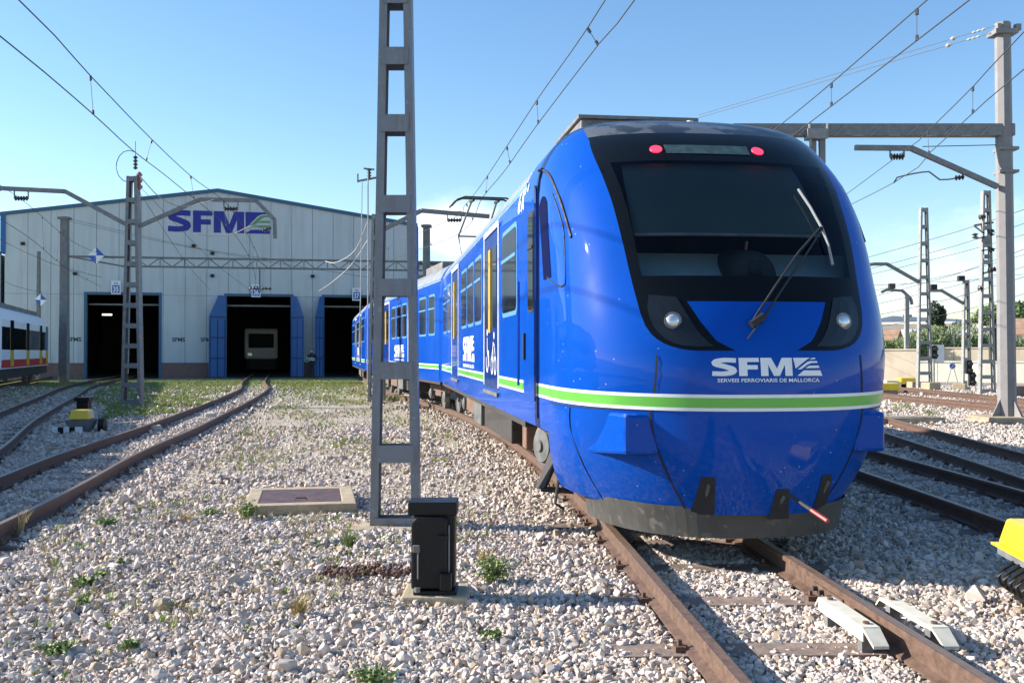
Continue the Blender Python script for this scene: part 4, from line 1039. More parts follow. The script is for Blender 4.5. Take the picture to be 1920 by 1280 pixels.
# left mast with two arms
M2 = Vector((-11.15, 30.1, GZ))
m2 = lattice('lattice_mast', 'lattice mast on the left with two curved arms and a cable loop at its top', tuple(M2), 6.75, .60, .30, 11, 'mast_grey', .3, .085)
def arm(parent, pts, r=.055, nm='arm', m='mast_grey'):
    mb = MB()
    for a, b in zip(pts, pts[1:]): mb.beam(a, b, r * 2, r * 2.2)
    return mb.build(nm, m, parent)
arm(m2, [at(243, 424, 30.1), at(122, 359, 30.1), at(0, 353, 30.1), at(-60, 385, 30.1)])
arm(m2, [at(262, 424, 30.1), at(375, 374, 30.1), at(480, 376, 30.1), at(515, 412, 30.1), at(516, 447, 30.1)], .05)
def insulator_set(parent, c, Y, name='insulator'):
    fr = MB(); x0, y0 = c
    for dx in (-13, 13): fr.beam(at(x0 + dx, y0 - 15, Y), at(x0 + dx, y0 + 3, Y), .03, .03)
    fr.beam(at(x0 - 13, y0 - 14, Y), at(x0 + 13, y0 - 14, Y), .03, .03); o = fr.build('insulator_bracket', 'mast_grey', parent)
    i = MB(); insul(i, at(x0 - 13, y0 + 2, Y), at(x0 + 13, y0 + 2, Y), .075, 5); i.build('insulator', 'insulator', parent)
insulator_set(m2, (433, 390), 30.1); insulator_set(m2, (40, 370), 30.1)
i = MB(); insul(i, at(254, 318, 30.1), at(254, 292, 30.1), .07, 4); i.tube([at(254, 292, 30.1), at(254, 265, 30.1)], .01); i.build('insulator', 'insulator', m2)
i = MB(); insul(i, at(262, 356, 30.1), at(261, 322, 30.1), .09, 3); i.build('insulator', 'insulator_red', m2)
lp = [at(254 + 24 * math.cos(a) - 12, 312 + 30 * math.sin(a), 30.1) for a in [R(270 - 25 * k) for k in range(-1, 9)]]
MB().tube(smoothpath(lp, .1), .012, 5).build('cable_loop', 'wire', m2)
MB().tube([at(248, 345, 30.0), at(246, 420, 30.0), at(243, 560, 30.0), at(240, 700, 30.0)], .02, 6).build('conduit', 'wire_light', m2)
MB().tube(smoothpath([at(262, 330, 30), at(300, 370, 30), at(345, 388, 30), at(400, 375, 30)], .2), .014, 5).build('jumper_cable', 'wire_light', m2)
MB().tube(smoothpath([at(372, 440, 30), at(410, 442, 30), at(440, 438, 30), at(470, 424, 30), at(495, 430, 30)], .2), .016, 5).build('registration_arm', 'wire_light', m2)
i = MB(); insul(i, at(492, 433, 30), at(509, 427, 30), .06, 3); i.build('insulator', 'insulator', m2)
MB().tube([at(258, 740, 30), at(262, 752, 29.6), at(268, 764, 29.2)], .03).build('brace', 'mast_grey', m2)
# mast behind the near one
M3 = Vector((-4.33, 32.8, GZ))
m3 = lattice('lattice_mast', 'lattice mast hidden mostly behind the near mast, arm reaching over the blue train', tuple(M3), 6.0, .55, .30, 9, 'mast_light', .3, .08)
arm(m3, [at(706, 437, 32.8), at(790, 395, 32.8), at(918, 406, 32.8)], .06); insulator_set(m3, (852, 411), 32.8)
i = MB(); i.beam(at(670, 340, 32.8), at(712, 332, 32.8), .06, .06); i.beam(at(682, 316, 32.8), at(702, 318, 32.8), .05, .05); i.beam(at(671, 326, 32.8), at(671, 342, 32.8), .04, .04); i.build('crossarm', 'mast_grey', m3)
i = MB(); insul(i, at(692, 338, 32.8), at(692, 316, 32.8), .08, 4); insul(i, at(717, 365, 32.8), at(717, 345, 32.8), .08, 4); i.build('insulator', 'insulator', m3)
MB().tube([at(690, 320, 32.7), at(690, 500, 32.7), at(689, 720, 32.7)], .022, 6).build('conduit', 'wire_light', m3)
MB().tube([at(679, 342, 32.7), at(676, 560, 32.7), at(673, 655, 32.7)], .016, 6).build('tension_cable', 'wire_light', m3)
MB().tube(smoothpath([at(690, 415, 32.7), at(665, 470, 35), at(630, 492, 38), at(610, 490, 40)], .3), .018, 5).build('jumper_cable', 'wire_light', m3)
MB().tube(smoothpath([at(690, 450, 32.7), at(660, 495, 37), at(628, 525, 44), at(598, 546, 54)], .3), .02, 5).build('jumper_cable', 'wire_light', m3)

# gantry in front of the shed
GA = Vector((-23.4, 53.5, 0)); GB = Vector((-2.6, 57.2, 0)); GU = (GB - GA).normalized(); GL = (GB - GA).length
gan = thing('gantry', 'long steel truss gantry on two concrete posts spanning the tracks before the shed', 'gantry', tuple(GA), 0)
for c in (GA, Vector((-4.75, 56.8, 0))):
    mb = MB(); 
    mb.beam(c + Vector((0, 0, GZ)), c + Vector((0, 0, 8.5)), .46, .40, up=(0, 1, 0), w2=.38, h2=.34); p_ = mb.build('post', 'pole_concrete', gan, bevel=.03)
    MB().cbox((c.x, c.y, 8.35), .56, .5, .12).build('post_collar', 'pole_concrete', gan)
ZT, ZB = 6.42, 5.95
mb = MB(); mb.beam(GA + Vector((.2, 0, ZT)), GB + Vector((0, 0, ZT)), .10, .11); mb.beam(GA + GU * 2.9 + Vector((0, 0, ZB)), GB + Vector((-.5, 0, ZB)), .10, .10)
mb.build('chord', 'trim_blue' if False else 'pole_concrete', gan)
MB().beam(GA + Vector((.2, 0, ZT)), GA + GU * 2.9 + Vector((0, 0, ZB)), .08, .08).build('diagonal', 'pole_concrete', gan)
x = 2.9
while x < GL - 1.5:
    a = GA + GU * x; b = GA + GU * (x + .62); c = GA + GU * (x + 1.25)
    d = MB(); d.beam(a + Vector((0, 0, ZB)), b + Vector((0, 0, ZT)), .05, .05); d.beam(b + Vector((0, .01, ZT)), c + Vector((0, .01, ZB)), .05, .05); d.beam(b + Vector((0, .04, ZB)), b + Vector((0, .04, ZT)), .04, .04); d.build('truss_web', 'pole_concrete', gan)
    x += 1.25
# hanging supports above doors
for r_, px in ((14.5, 487),):
    MB().beam(at(px, 500, 56), at(px, 548, 56), .07, .07).build('hanger', 'pole_concrete', gan)
    i = MB(); insul(i, at(px - 20, 540, 56), at(px - 2, 540, 56), .08, 3); insul(i, at(px + 2, 541, 56), at(px + 22, 541, 56), .08, 3); i.build('insulator', 'insulator', gan)

def diamond(px, py, Y, s, label):
    c = at(px, py, Y); t = thing('diamond_sign', label, 'sign', (c.x, c.y, c.z), 0, 'blue and white diamond signs')
    q = [(0, s), (s, 0), (0, -s), (-s, 0)]
    for k in range(4):
        a, b = q[k], q[(k + 1) % 4]
        MB().prism([(0, 0), a, b], lambda u, v: (u, 0, v), (0, .02, 0)).build('quadrant', 'white_paint' if k in (1, 3) else 'sign_blue', t, local=True)
    MB().beam((0, .04, -s), (0, .04, s), .05, .03).build('backing', 'mast_grey', t, local=True)
    return t
diamond(180, 479, 53.2, .44, 'blue and white diamond sign hanging on the gantry next to its left post')
diamond(76, 562, 55.5, .34, 'blue and white diamond sign on the thin post above the white train')
sp = thing('thin_post', 'thin dark post carrying a diamond sign behind the white train', 'post', (-25.9, 56, GZ))
MB().beam((0, 0, 0), (0, 0, 7.1), .2, .2, up=(0, 1, 0), w2=.14, h2=.14).build('post', 'pole_concrete', sp, local=True)
MB().beam((-.1, -.15, 4.2), (.12, -.15, 4.2), .05, .05).build('sign_clamp', 'mast_grey', sp, local=True)

# big pole on the right with its beam
PX, PY_ = 10.97, 22.7
bp = thing('portal_mast', 'big round-edged steel pole on the right carrying a long beam and an arm', 'catenary mast', (PX, PY_, GZ))
mb = MB(); n = 8
for z, w in ((.18, .195), (8.9, .165)):
    for k in range(n):
        a = 2 * math.pi * (k + .5) / n; mb.v.append((w * math.cos(a) - (.06 if z > 5 else 0), w * math.sin(a) * 1.05, z))
mb.f += [(k, (k + 1) % n, n + (k + 1) % n, n + k) for k in range(n)] + [tuple(range(n))[::-1], tuple(range(n, 2 * n))]
mb.build('pole', 'pole_pinkgrey', bp, local=True)
MB().cbox((0, 0, -.06), 1.3, 1.1, .24).build('footing', 'concrete_pale', bp, local=True, bevel=.03)
for k in range(4):
    a = k * math.pi / 2 + .3; c_, s_ = math.cos(a), math.sin(a)
    MB().prism([(.17, .18), (.42, .18), (.17, .6)], lambda u, v: (c_ * u - s_ * .01, s_ * u + c_ * .01, v), (s_ * .02, -c_ * .02, 0)).build('gusset', 'pole_pinkgrey', bp, local=True)
MB().beam(at(1898, 245, 22.7), at(1372, 245, 22.7), .28, .26).build('beam', 'mast_grey', bp)
br = MB()
for k in range(14): 
    a = at(1395 + 34 * k, 254, 22.54); b = at(1395 + 34 * k + 20, 236 if k % 2 else 254, 22.54); br.beam(a, b, .012, .03)
br.build('beam_lacing', 'mast_light', bp)
post = MB(); post.beam(at(1524, 252, 22.7), Vector((at(1524, 252, 22.7).x, 22.7, GZ)), .12, .14, up=(0, 1, 0)); post.beam(at(1541, 252, 22.7), Vector((at(1541, 252, 22.7).x, 22.7, GZ)), .12, .14, up=(0, 1, 0)); post.build('second_leg', 'mast_grey', bp)
jt = MB(); jt.cbox(at(1529, 262, 22.6), .42, .3, .22); jt.tube([at(1518, 230, 22.5), at(1520, 275, 22.5)], .03); jt.tube([at(1552, 232, 22.5), at(1550, 260, 22.5)], .03); jt.build('joint', 'mast_light', bp)
arm(bp, [at(1603, 277, 22.4), at(1708, 278, 22.4), at(1870, 350, 22.6)], .05); insulator_set(bp, (1682, 292), 22.4)
MB().tube(smoothpath([at(1676, 343, 22.4), at(1682, 333, 22.4), at(1742, 322, 22.4), at(1762, 337, 22.4), at(1795, 334, 22.4)], .15), .018, 6).build('registration_arm', 'mast_grey', bp)
i = MB(); insul(i, at(1790, 334, 22.4), at(1808, 332, 22.4), .06, 3); i.build('insulator', 'insulator', bp)
MB().tube([at(1730, 275, 22.4), at(1868, 272, 22.6)], .01).build('stay_wire', 'wire', bp)
cl = MB(); cl.cbox((-.06, 0, 8.62), .5, .45, .1); cl.cbox((.22, -.1, 8.7), .12, .12, .14); cl.cbox((-.2, -.12, 8.72), .1, .12, .12); cl.cbox((.0, 0, 6.05), .40, .40, .07); cl.cbox((0, 0, 5.55), .40, .40, .06); cl.build('clamp', 'pole_pinkgrey', bp, local=True)
# far masts on the right
def rmast(px, ybase, ytop, Y, w0, w1, n, label, m='mast_light'):
    b = at(px, ybase, Y); h_ = at(px, ytop, Y).z - GZ
    return lattice('lattice_mast', label, (b.x, Y, GZ), h_, w0, w1, n, m, .25, .07)
ra = rmast(1733, 735, 390, 43, .62, .30, 11, 'plain slim lattice mast right of the train nose with one arm to its left')
arm(ra, [at(1725, 530, 43), at(1663, 495, 43), at(1640, 495, 43), at(1600, 500, 43)], .06)
rb_ = rmast(1850, 740, 358, 38.6, .60, .28, 12, 'lattice mast crowded with insulators just left of the big steel pole')
xx = MB(); xx.beam(at(1826, 423, 38.6), at(1862, 417, 38.6), .08, .08); xx.beam(at(1826, 423, 38.5), at(1845, 438, 38.5), .05, .05); xx.beam(at(1830, 448, 38.5), at(1864, 440, 38.5), .05, .05); xx.beam(at(1842, 513, 38.5), at(1870, 505, 38.5), .05, .07); xx.beam(at(1840, 470, 38.5), at(1866, 466, 38.5), .05, .05); xx.build('crossarm', 'mast_grey', rb_)
i = MB(); insul(i, at(1835, 408, 38.5), at(1848, 405, 38.5), .1, 3); insul(i, at(1828, 437, 38.5), at(1829, 448, 38.5), .12, 2); insul(i, at(1856, 440, 38.5), at(1862, 430, 38.5), .1, 2); insul(i, at(1852, 508, 38.5), at(1868, 504, 38.5), .1, 3); insul(i, at(1833, 540, 38.5), at(1843, 540, 38.5), .1, 2); insul(i, at(1855, 472, 38.5), at(1863, 466, 38.5), .1, 2); i.build('insulator', 'insulator', rb_)
bx = MB(); bx.cbox(at(1851, 455, 38.4), .26, .1, .2); bx.cbox(at(1851, 485, 38.4), .26, .1, .16); bx.build('junction_box', 'grey_housing', rb_)
rc = rmast(1812, 722, 525, 50, .42, .24, 8, 'short lattice mast between the other two right-hand masts, signals at its foot')
arm(rc, [at(1808, 570, 50), at(1766, 545, 50), at(1737, 545, 50)], .06)
def floodlight(par, px, py, Y): 
    MB().cbox(at(px, py, Y), .32, .25, .26).build('floodlight', 'cab_dark', par, bevel=.03)
floodlight(rc, 1750, 543, 50); floodlight(rc, 1802, 527, 50)
ft = thing('signal_gantry', 'dark cantilever post with curved arm just right of the train nose', 'catenary mast', tuple(at(1700, 722, 52)), 0)
arm(ft, [at(1652, 548, 52), at(1663, 543, 52), at(1692, 545, 52), at(1708, 560, 52), at(1710, 571, 52)], .06); MB().beam(at(1700, 722, 52), at(1700, 552, 52), .2, .2, up=(0, 1, 0)).build('post', 'mast_light', ft); floodlight(ft, 1672, 541, 52)

# ------------------------------------------------------------------ overhead wires
def catenary(label, mess, cont, drops, r=.0085, m='wire'):
    t = thing('overhead_wire', label, 'overhead wire', tuple(cont[0]), 0, 'overhead line wires')
    a = smoothpath(mess, 1.0); b = smoothpath(cont, 1.0)
    MB().tube(a, r, 5).build('messenger_wire', m, t); MB().tube(b, r, 5).build('contact_wire', m, t)
    def find(path, y):
        for p, q in zip(path, path[1:]):
            if (p.y - y) * (q.y - y) <= 0 and abs(q.y - p.y) > 1e-6: return p.lerp(q, (y - p.y) / (q.y - p.y))
        return None
    for y in drops:
        p, q = find(a, y), find(b, y)
        if p and q:
            d = MB(); d.tube([p, q], r * .55, 4); d.tube([p, p + (q - p).normalized() * .07], r * 2.6, 5); d.tube([q - (q - p).normalized() * .06, q], r * 2.4, 5); d.build('dropper', m, t)
    return t
catenary('pair of wires over the left track, from the top left corner to the two-armed mast', [(-4.4, -4, 5.75), (-4.9, 5, 5.35), at(35, 0, 11.0), at(172, 145, 14.5), at(285, 262, 19.2), at(360, 332, 24.5), at(432, 390, 30.1), (-10.6, 42, 5.75), at(487, 492, 56)],
         [(-4.4, -4, 4.8), (-4.9, 5, 4.8), at(0, 68, 10.7), at(172, 212, 14.3), at(250, 283, 17.9), at(330, 345, 22.5), at(440, 440, 30.1), (-10.6, 42, 4.8), at(480, 545, 60)], (8, 14.4, 19.2, 24.3, 28.4, 36, 42, 48))
catenary('pair of wires over the far left track, passing the left arm of the two-armed mast', [(-10, 14, 5.7), (-12.0, 22, 5.6), at(40, 374, 30.1), at(140, 455, 42), at(215, 486, 53.5)],
         [(-10, 14, 4.8), (-12, 22, 4.8), at(38, 440, 30.1) * .0 + Vector((-14.3, 30.1, 4.85)), (-18.2, 42, 4.8), (-21.5, 53.5, 4.85)], (20, 25, 34, 38, 43, 48))
catenary('pair of wires running above the roof of the blue train', [(2.0, -4, 6.0), (1.7, 6, 5.6), at(1135, 0, 12), at(1010, 183, 17), at(950, 275, 20.6), at(900, 350, 25.6), at(868, 390, 30), at(852, 408, 32.8), (-5.6, 44, 5.75), at(720, 490, 56.4)],
         [(2.0, -4, 5.25), (1.7, 6, 5.2), at(1190, 0, 10.8), at(1125, 80, 13), at(1003, 240, 17.5), at(945, 322, 21.5), at(905, 370, 24.6), at(857, 440, 32.8), (-5.6, 44, 5.1), at(690, 560, 62)], (8.5, 13.1, 17.2, 20.6, 24, 29, 36, 42, 50))
catenary('pair of wires over the straight track right of the train', [(4.6, -6, 5.8), (4.7, 5, 5.5), (4.72, 11.7, 5.42), (4.72, 18.5, 5.42), (4.72, 30, 5.75), (4.6, 45, 5.4), (4.2, 60, 5.8)],
         [(4.6, -6, 5.1), (4.7, 5, 5.06), (4.72, 11.7, 5.05), (4.72, 18.5, 5.06), (4.72, 30, 5.08), (4.6, 45, 5.05), (4.2, 60, 5.1)], (6.5, 11.9, 15.1, 20, 26, 34, 40))
catenary('pair of wires crossing in front of the big steel pole on the right', [(4.8, 2, 5.9), at(1920, 60, 13.3), at(1827, 160, 16), at(1735, 250, 19.6), at(1682, 294, 22.4), (9.3, 34, 5.5), (11, 60, 5.8)],
         [(4.9, 2, 5.15), at(1920, 130, 13.5), at(1827, 210, 16), at(1745, 285, 19.2), at(1680, 340, 22.4), (8.9, 34, 5.1), (11, 60, 5.1)], (9, 16.1, 19.4, 28, 40))
for k, (a, b, la) in enumerate([((1868, 48, 22.7), (1310, 216, 31), 'upper'), ((1858, 62, 22.7), (1310, 221, 31), 'lower')]):
    t = thing('stay_wire', la + ' long stay wire from the top of the big steel pole', 'wire', tuple(at(*a)), 0)
    MB().tube([at(*a), at(*b)], .008, 5).build('wire', 'wire', t)
    i = MB(); p, q = at(*a), at(*b); d = (q - p).normalized(); insul(i, p + d * .25, p + d * .6, .03, 3); insul(i, p + d * 1.0, p + d * 1.15, .05, 1); i.build('insulator', 'wire_light', t)
FAR = [(430, 372), (452, 398), (492, 462), (505, 440), (520, 486), (476, 520), (540, 500), (560, 535), (462, 425)]
for k, (ya, yb) in enumerate(FAR):
    Y0_ = 46 + (k % 3) * 3; a = at(1600, ya + 60, Y0_); b = at(2040, yb - 20, Y0_ - 10)
    mid = (a + b) / 2 - Vector((0, 0, .12 + .05 * (k % 4)))
    o = MB().tube(smoothpath([a, mid, b], 2), .011, 4).build('distant_wire', 'wire')
    tag(o, ['topmost', 'second highest', 'fifth highest', 'third highest', 'sixth highest', 'eighth highest', 'seventh highest', 'lowest', 'fourth highest'][k] + ' of the thin distant wires crossing behind the right-hand masts', 'wire', 'distant overhead wires at the right')
for k, (a, b) in enumerate([((128, 410, 53.4), (690, 520, 57)), ((130, 415, 53.4), (560, 492, 56)), ((-40, 430, 40), (190, 520, 53)), ((-40, 500, 47), (80, 548, 56)), ((262, 350, 30.1), (470, 545, 56)), ((262, 362, 30.1), (395, 545, 58))]):
    p, q = at(*a), at(*b)
    o = MB().tube(smoothpath([p, (p + q) / 2 - Vector((0, 0, .25)), q], 2), .009, 4).build('span_wire', 'wire')
    tag(o, ['long wire from the left gantry post across to the right', 'shorter wire from the left gantry post over the shed front', 'wire slanting in from the left edge to the gantry post', 'lowest wire at the left edge above the white train', 'wire from the left mast down to the middle shed door', 'wire from the left mast down to the wall left of the middle door'][k], 'wire')

# ------------------------------------------------------------------ small yard things, near
# black point machine
BX, BY = -.505, 6.58
pm = thing('point_machine_box', 'black metal machine box on a concrete block in the foreground gravel', 'machine box', (BX, BY, GZ))
MB().cbox((0.02, .02, -.03), .43, .40, .095).build('concrete_base', 'concrete_pale', pm, local=True, bevel=.02)
MB().cbox((.02, 0, .065), .27, .27, .025).build('base_flange', 'machine_black', pm, local=True)
MB().cbox((0.012, .03, .09), .262, .2, .53).build('body', 'machine_black', pm, local=True, bevel=.012)
MB().cbox((.0, .03, .555), .31, .24, .085).build('top_cap', 'machine_black', pm, local=True, bevel=.008)
mb = MB(); mb.prism([(-.13, .10), (.10, .10), (.10, .545), (.07, .55), (-.10, .55), (-.13, .52)], lambda u, v: (u, -.13, v), (0, .07, 0)); dr = mb.build('front_door', 'machine_black', pm, local=True, bevel=.015)
MB().cbox((-.095, -.145, .335), .045, .03, .045).build('latch', 'under_grey', dr, local=True, bevel=.006); MB().tube([(-.085, -.145, .34), (-.085, -.145, .17)], .006).build('latch_rod', 'under_grey', dr, local=True)
MB().tube([(.108, -.115, .5), (.108, -.115, .14)], .006).build('hinge_rod', 'grey_housing', pm, local=True)
MB().cbox((.075, -.15, .42), .06, .03, .02).build('hinge', 'machine_black', pm, local=True); MB().cbox((.09, -.15, .1), .075, .06, .11).build('cable_gland', 'machine_black', pm, local=True, bevel=.01)
MB().lathe([(.02, 0), (.02, .03)], (-.09, -.13, .085), (0, 0, 1), 10).build('bolt', 'grey_housing', pm, local=True)
# inspection cover
ic = thing('inspection_cover', 'concrete-framed rusty metal cover set in the gravel left of the near mast', 'cover', (-2.17, 10.55, GZ), .19)
for a in ((-.54, .54, -.66, -.50), (-.54, .54, .50, .66)): MB().box(*a, -.03, .12).build('frame', 'concrete_pale', ic, local=True, bevel=.012)
for a in ((-.54, -.40, -.498, .498), (.40, .54, -.498, .498)): MB().box(*a, -.03, .12).build('frame', 'concrete_pale', ic, local=True, bevel=.012)
MB().box(-.398, .398, -.498, .498, .02, .115).build('cover_plate', 'plate_rust', ic, local=True)
lf = MB(); lf.tube([(-.06, -.3, .118), (-.05, -.3, .135), (.05, -.3, .135), (.06, -.3, .118)], .007); lf.build('lifting_handle', 'rail_rust', ic, local=True)
# white rail-side devices
for (x, lab, slope) in ((1.835, 'white channel-shaped device on the inner side of the right foreground rail', 1), (2.19, 'white channel-shaped device on the outer side of the right foreground rail', -1)):
    t = thing('rail_contact_device', lab, 'track device', (x, 5.62, GZ), .0512, 'white devices clamped beside the rail')
    b = MB(); b.box(-.045, .045, -.33, .33, .155, .175); b.box(-.045, -.038, -.33, .33, .10, .155) if slope > 0 else b.box(.038, .045, -.33, .33, .10, .155); b.build('channel', 'device_white', t, local=True)
    for y0, y1 in ((-.33, -.43), (.33, .43)):
        e = MB(); e.add([(-.045, y0, .155), (.045, y0, .155), (.05, y1, .09), (-.03, y1, .09), (-.045, y0, .172), (.045, y0, .172), (.05, y1, .105), (-.03, y1, .105)], [(0, 1, 2, 3), (4, 5, 6, 7), (0, 1, 5, 4), (1, 2, 6, 5), (2, 3, 7, 6), (3, 0, 4, 7)]); e.build('end_tongue', 'device_white', t, local=True)
    for y in (-.25, .25): MB().box(-.03, .03, y - .03, y + .03, -.02, .153).build('foot', 'unit_grey', t, local=True)
    for y in (-.26, .26): MB().lathe([(.018, 0), (.018, .012)], (0, y, .175), (0, 0, 1), 8).build('bolt', 'rail_rust', t, local=True)
# fishplate on the right rail
fp = thing('fishplate', 'bolted fishplate joining two lengths of the right foreground rail', 'rail joint', (1.985, 6.35, -.12), .05)
MB().box(-.035, -.014, -.25, .25, 0, .07).build('plate', 'rail_rust', fp, local=True)
for y in (-.18, -.07, .07, .18): MB().lathe([(.016, 0), (.016, .03)], (-.035, y, .04), (-1, 0, 0), 8).build('bolt', 'under_dark', fp, local=True)
# yellow machine at right edge
ym = thing('yellow_covered_machine', 'yellow-lidded point motor with black hoses at the right edge of the picture', 'point motor', (3.31, 6.2, GZ - .03), -.12)
mb = MB(); mb.add([(-.24, -.36, .40), (.26, -.36, .40), (.26, .36, .40), (-.24, .36, .40), (-.20, -.32, .565), (.22, -.32, .565), (.22, .32, .565), (-.20, .32, .565)], [(0, 3, 2, 1), (4, 5, 6, 7), (0, 1, 5, 4), (1, 2, 6, 5), (2, 3, 7, 6), (3, 0, 4, 7)]); mb.build('lid', 'yellow_cover', ym, local=True, bevel=.02)
MB().box(-.27, .29, -.39, .39, .385, .40).build('lid_rim', 'yellow_cover', ym, local=True)
MB().box(-.17, .22, -.3, .3, .04, .33).build('housing', 'machine_black', ym, local=True, bevel=.02)
MB().box(-.24, .26, -.36, .36, .33, .384).build('housing_flange', 'grey_housing', ym, local=True)
for k in range(5):
    y = -.30 + .10 * k
    MB().tube([(-.12 + .14 * math.cos(a) - .06, y + .03 * math.sin(a * 2), .24 + .10 * math.sin(a)) for a in [i * math.pi / 6 for i in range(13)]], .013, 6).build('hose', 'hose_black', ym, local=True)
MB().tube([(-.1, -.2, .1), (-.05, -.5, .04), (.2, -.7, .05), (.5, -.85, .04)], .02, 6).build('hose', 'hose_black', ym, local=True)
MB().box(-.3, .35, -.3, .3, -.02, .04).build('base', 'concrete_pale', ym, local=True)
# yellow machine on the left + black box + striped marker
YL = ground_at(148, 812)
SCL2 = .82
y2 = thing('yellow_covered_machine', 'small yellow-topped point motor left of the sunlit track', 'point motor', (YL.x, YL.y + .15, GZ), .1)
mb = MB(); mb.add([(-.24, -.25, .27), (.24, -.25, .27), (.24, .25, .27), (-.24, .25, .27), (-.2, -.2, .46), (.2, -.2, .46), (.2, .2, .46), (-.2, .2, .46)], [(0, 3, 2, 1), (4, 5, 6, 7), (0, 1, 5, 4), (1, 2, 6, 5), (2, 3, 7, 6), (3, 0, 4, 7)]); mb.v = [(a * .82, b * .82, c) for a, b, c in mb.v]; mb.build('lid', 'yellow_cover', y2, local=True, bevel=.02)
mb = MB(); mb.add([(-.14, -.18, .0), (.14, -.18, .0), (.14, .18, .0), (-.14, .18, .0), (-.25, -.26, .265), (.25, -.26, .265), (.25, .26, .265), (-.25, .26, .265)], [(0, 3, 2, 1), (4, 5, 6, 7), (0, 1, 5, 4), (1, 2, 6, 5), (2, 3, 7, 6), (3, 0, 4, 7)]); mb.build('housing', 'grey_housing', y2, local=True)
MB().lathe([(.03, 0), (.15, .01), (.15, .12), (.03, .13)], (.3, .1, .14), (1, 0, 0), 14).build('motor_drum', 'machine_black', y2, local=True)
mk = thing('striped_marker', 'low black and white striped marker in front of the left yellow machine', 'marker', (YL.x - .07, YL.y - .35, GZ), .05)
for k in range(5): MB().box(-.27 + .108 * k, -.162 + .108 * k, -.05, .05, 0, .15).build('block', 'white_paint' if k % 2 == 0 else 'machine_black', mk, local=True)
bb = thing('small_black_box', 'small black machine box behind the left yellow machine', 'machine box', tuple(ground_at(158, 794)), 0)
MB().cbox((0, 0, 0), .26, .22, .5).build('body', 'machine_black', bb, local=True, bevel=.02); MB().cbox((0, .0, .5), .32, .27, .09).build('top_cap', 'machine_black', bb, local=True)
# pale stones between the left rails
for (px, py, la) in ((290, 800, 'pale block wedged inside the left sunlit track, nearer one'), (395, 777, 'small pale block inside the left sunlit track, farther one')):
    p = ground_at(px, py, -.08); o = MB().cbox((p.x, p.y, GZ), .26, .16, .13, .3).build('track_wedge', 'device_white', bevel=.03); tag(o, la, 'wedge', 'pale blocks in the left track')
# concrete cable-duct lid by the big pole
o = MB().cbox((8.55, 22.6, GZ), 1.7, .8, .17, .05).build('concrete_slab', 'concrete_pale', bevel=.02); tag(o, 'flat concrete slab lying left of the big steel pole', 'slab')

# ------------------------------------------------------------------ person by the shed door
def person():
    t = thing('person', 'person in dark work clothes with white reflective bands beside the right shed door', 'person', (-12.05, 61.6, GZ), .1)
    J = {'pelvis': (0, 0, .95), 'chest': (0, 0, 1.3), 'neck': (0, 0, 1.5), 'head': (0, -.02, 1.64), 'top': (0, -.01, 1.75)}
    vs = [(0, 0, .95), (0, 0, 1.18), (0, 0, 1.38), (0, 0, 1.5), (0, -.02, 1.6), (0, -.02, 1.72)]
    rad = [.16, .155, .17, .065, .095, .085]; es = [(0, 1), (1, 2), (2, 3), (3, 4), (4, 5)]
    for sd in (-1, 1):
        b = len(vs); vs += [(sd * .10, 0, .88), (sd * .12, -.02, .48), (sd * .13, .02, .08), (sd * .14, -.13, .04)]; rad += [.105, .075, .05, .045]; es += [(0, b), (b, b + 1), (b + 1, b + 2), (b + 2, b + 3)]
        b = len(vs); vs += [(sd * .2, 0, 1.4), (sd * .29, .03, 1.14), (sd * .24, -.12, .95), (sd * .21, -.18, .90)]; rad += [.07, .055, .042, .04]; es += [(2, b), (b, b + 1), (b + 1, b + 2), (b + 2, b + 3)]
    me = bpy.data.meshes.new('body'); me.from_pydata(vs, es, []); o = bpy.data.objects.new('body', me); COL.objects.link(o); o.parent = t; me.materials.append(MATS['cloth_navy'])
    sk = o.modifiers.new('skin', 'SKIN'); 
    for i, r_ in enumerate(rad): me.skin_vertices[0].data[i].radius = (r_, r_ * .85)
    me.skin_vertices[0].data[0].use_root = True
    s = o.modifiers.new('sub', 'SUBSURF'); s.levels = 2; s.render_levels = 2
    for z in (1.10, 1.20): MB().lathe([(.185, 0), (.19, .045)], (0, 0, z), (0, 0, 1), 16).build('reflective_band', 'reflective', t, local=True)
    MB().lathe([(.06, -.09), (.095, -.04), (.098, .03), (.06, .09)], (0, -.045, 1.64), (0, 0, 1), 12).build('face', 'skin', t, local=True, smooth=True)
    MB().lathe([(.105, 0), (.10, .05), (.05, .085)], (0, -.01, 1.68), (0, 0, 1), 12).build('hair', 'cloth_navy', t, local=True, smooth=True)
    MB().lathe([(.062, 0), (.062, .05)], (-.265, -.04, 1.0), (.2, -.4, 1), 10).build('cuff_band', 'reflective', t, local=True)
    MB().lathe([(.075, 0), (.068, .2)], (-.285, .02, 1.14), (.3, -.1, 1), 10).build('sleeve', 'hi_green', t, local=True)
person()

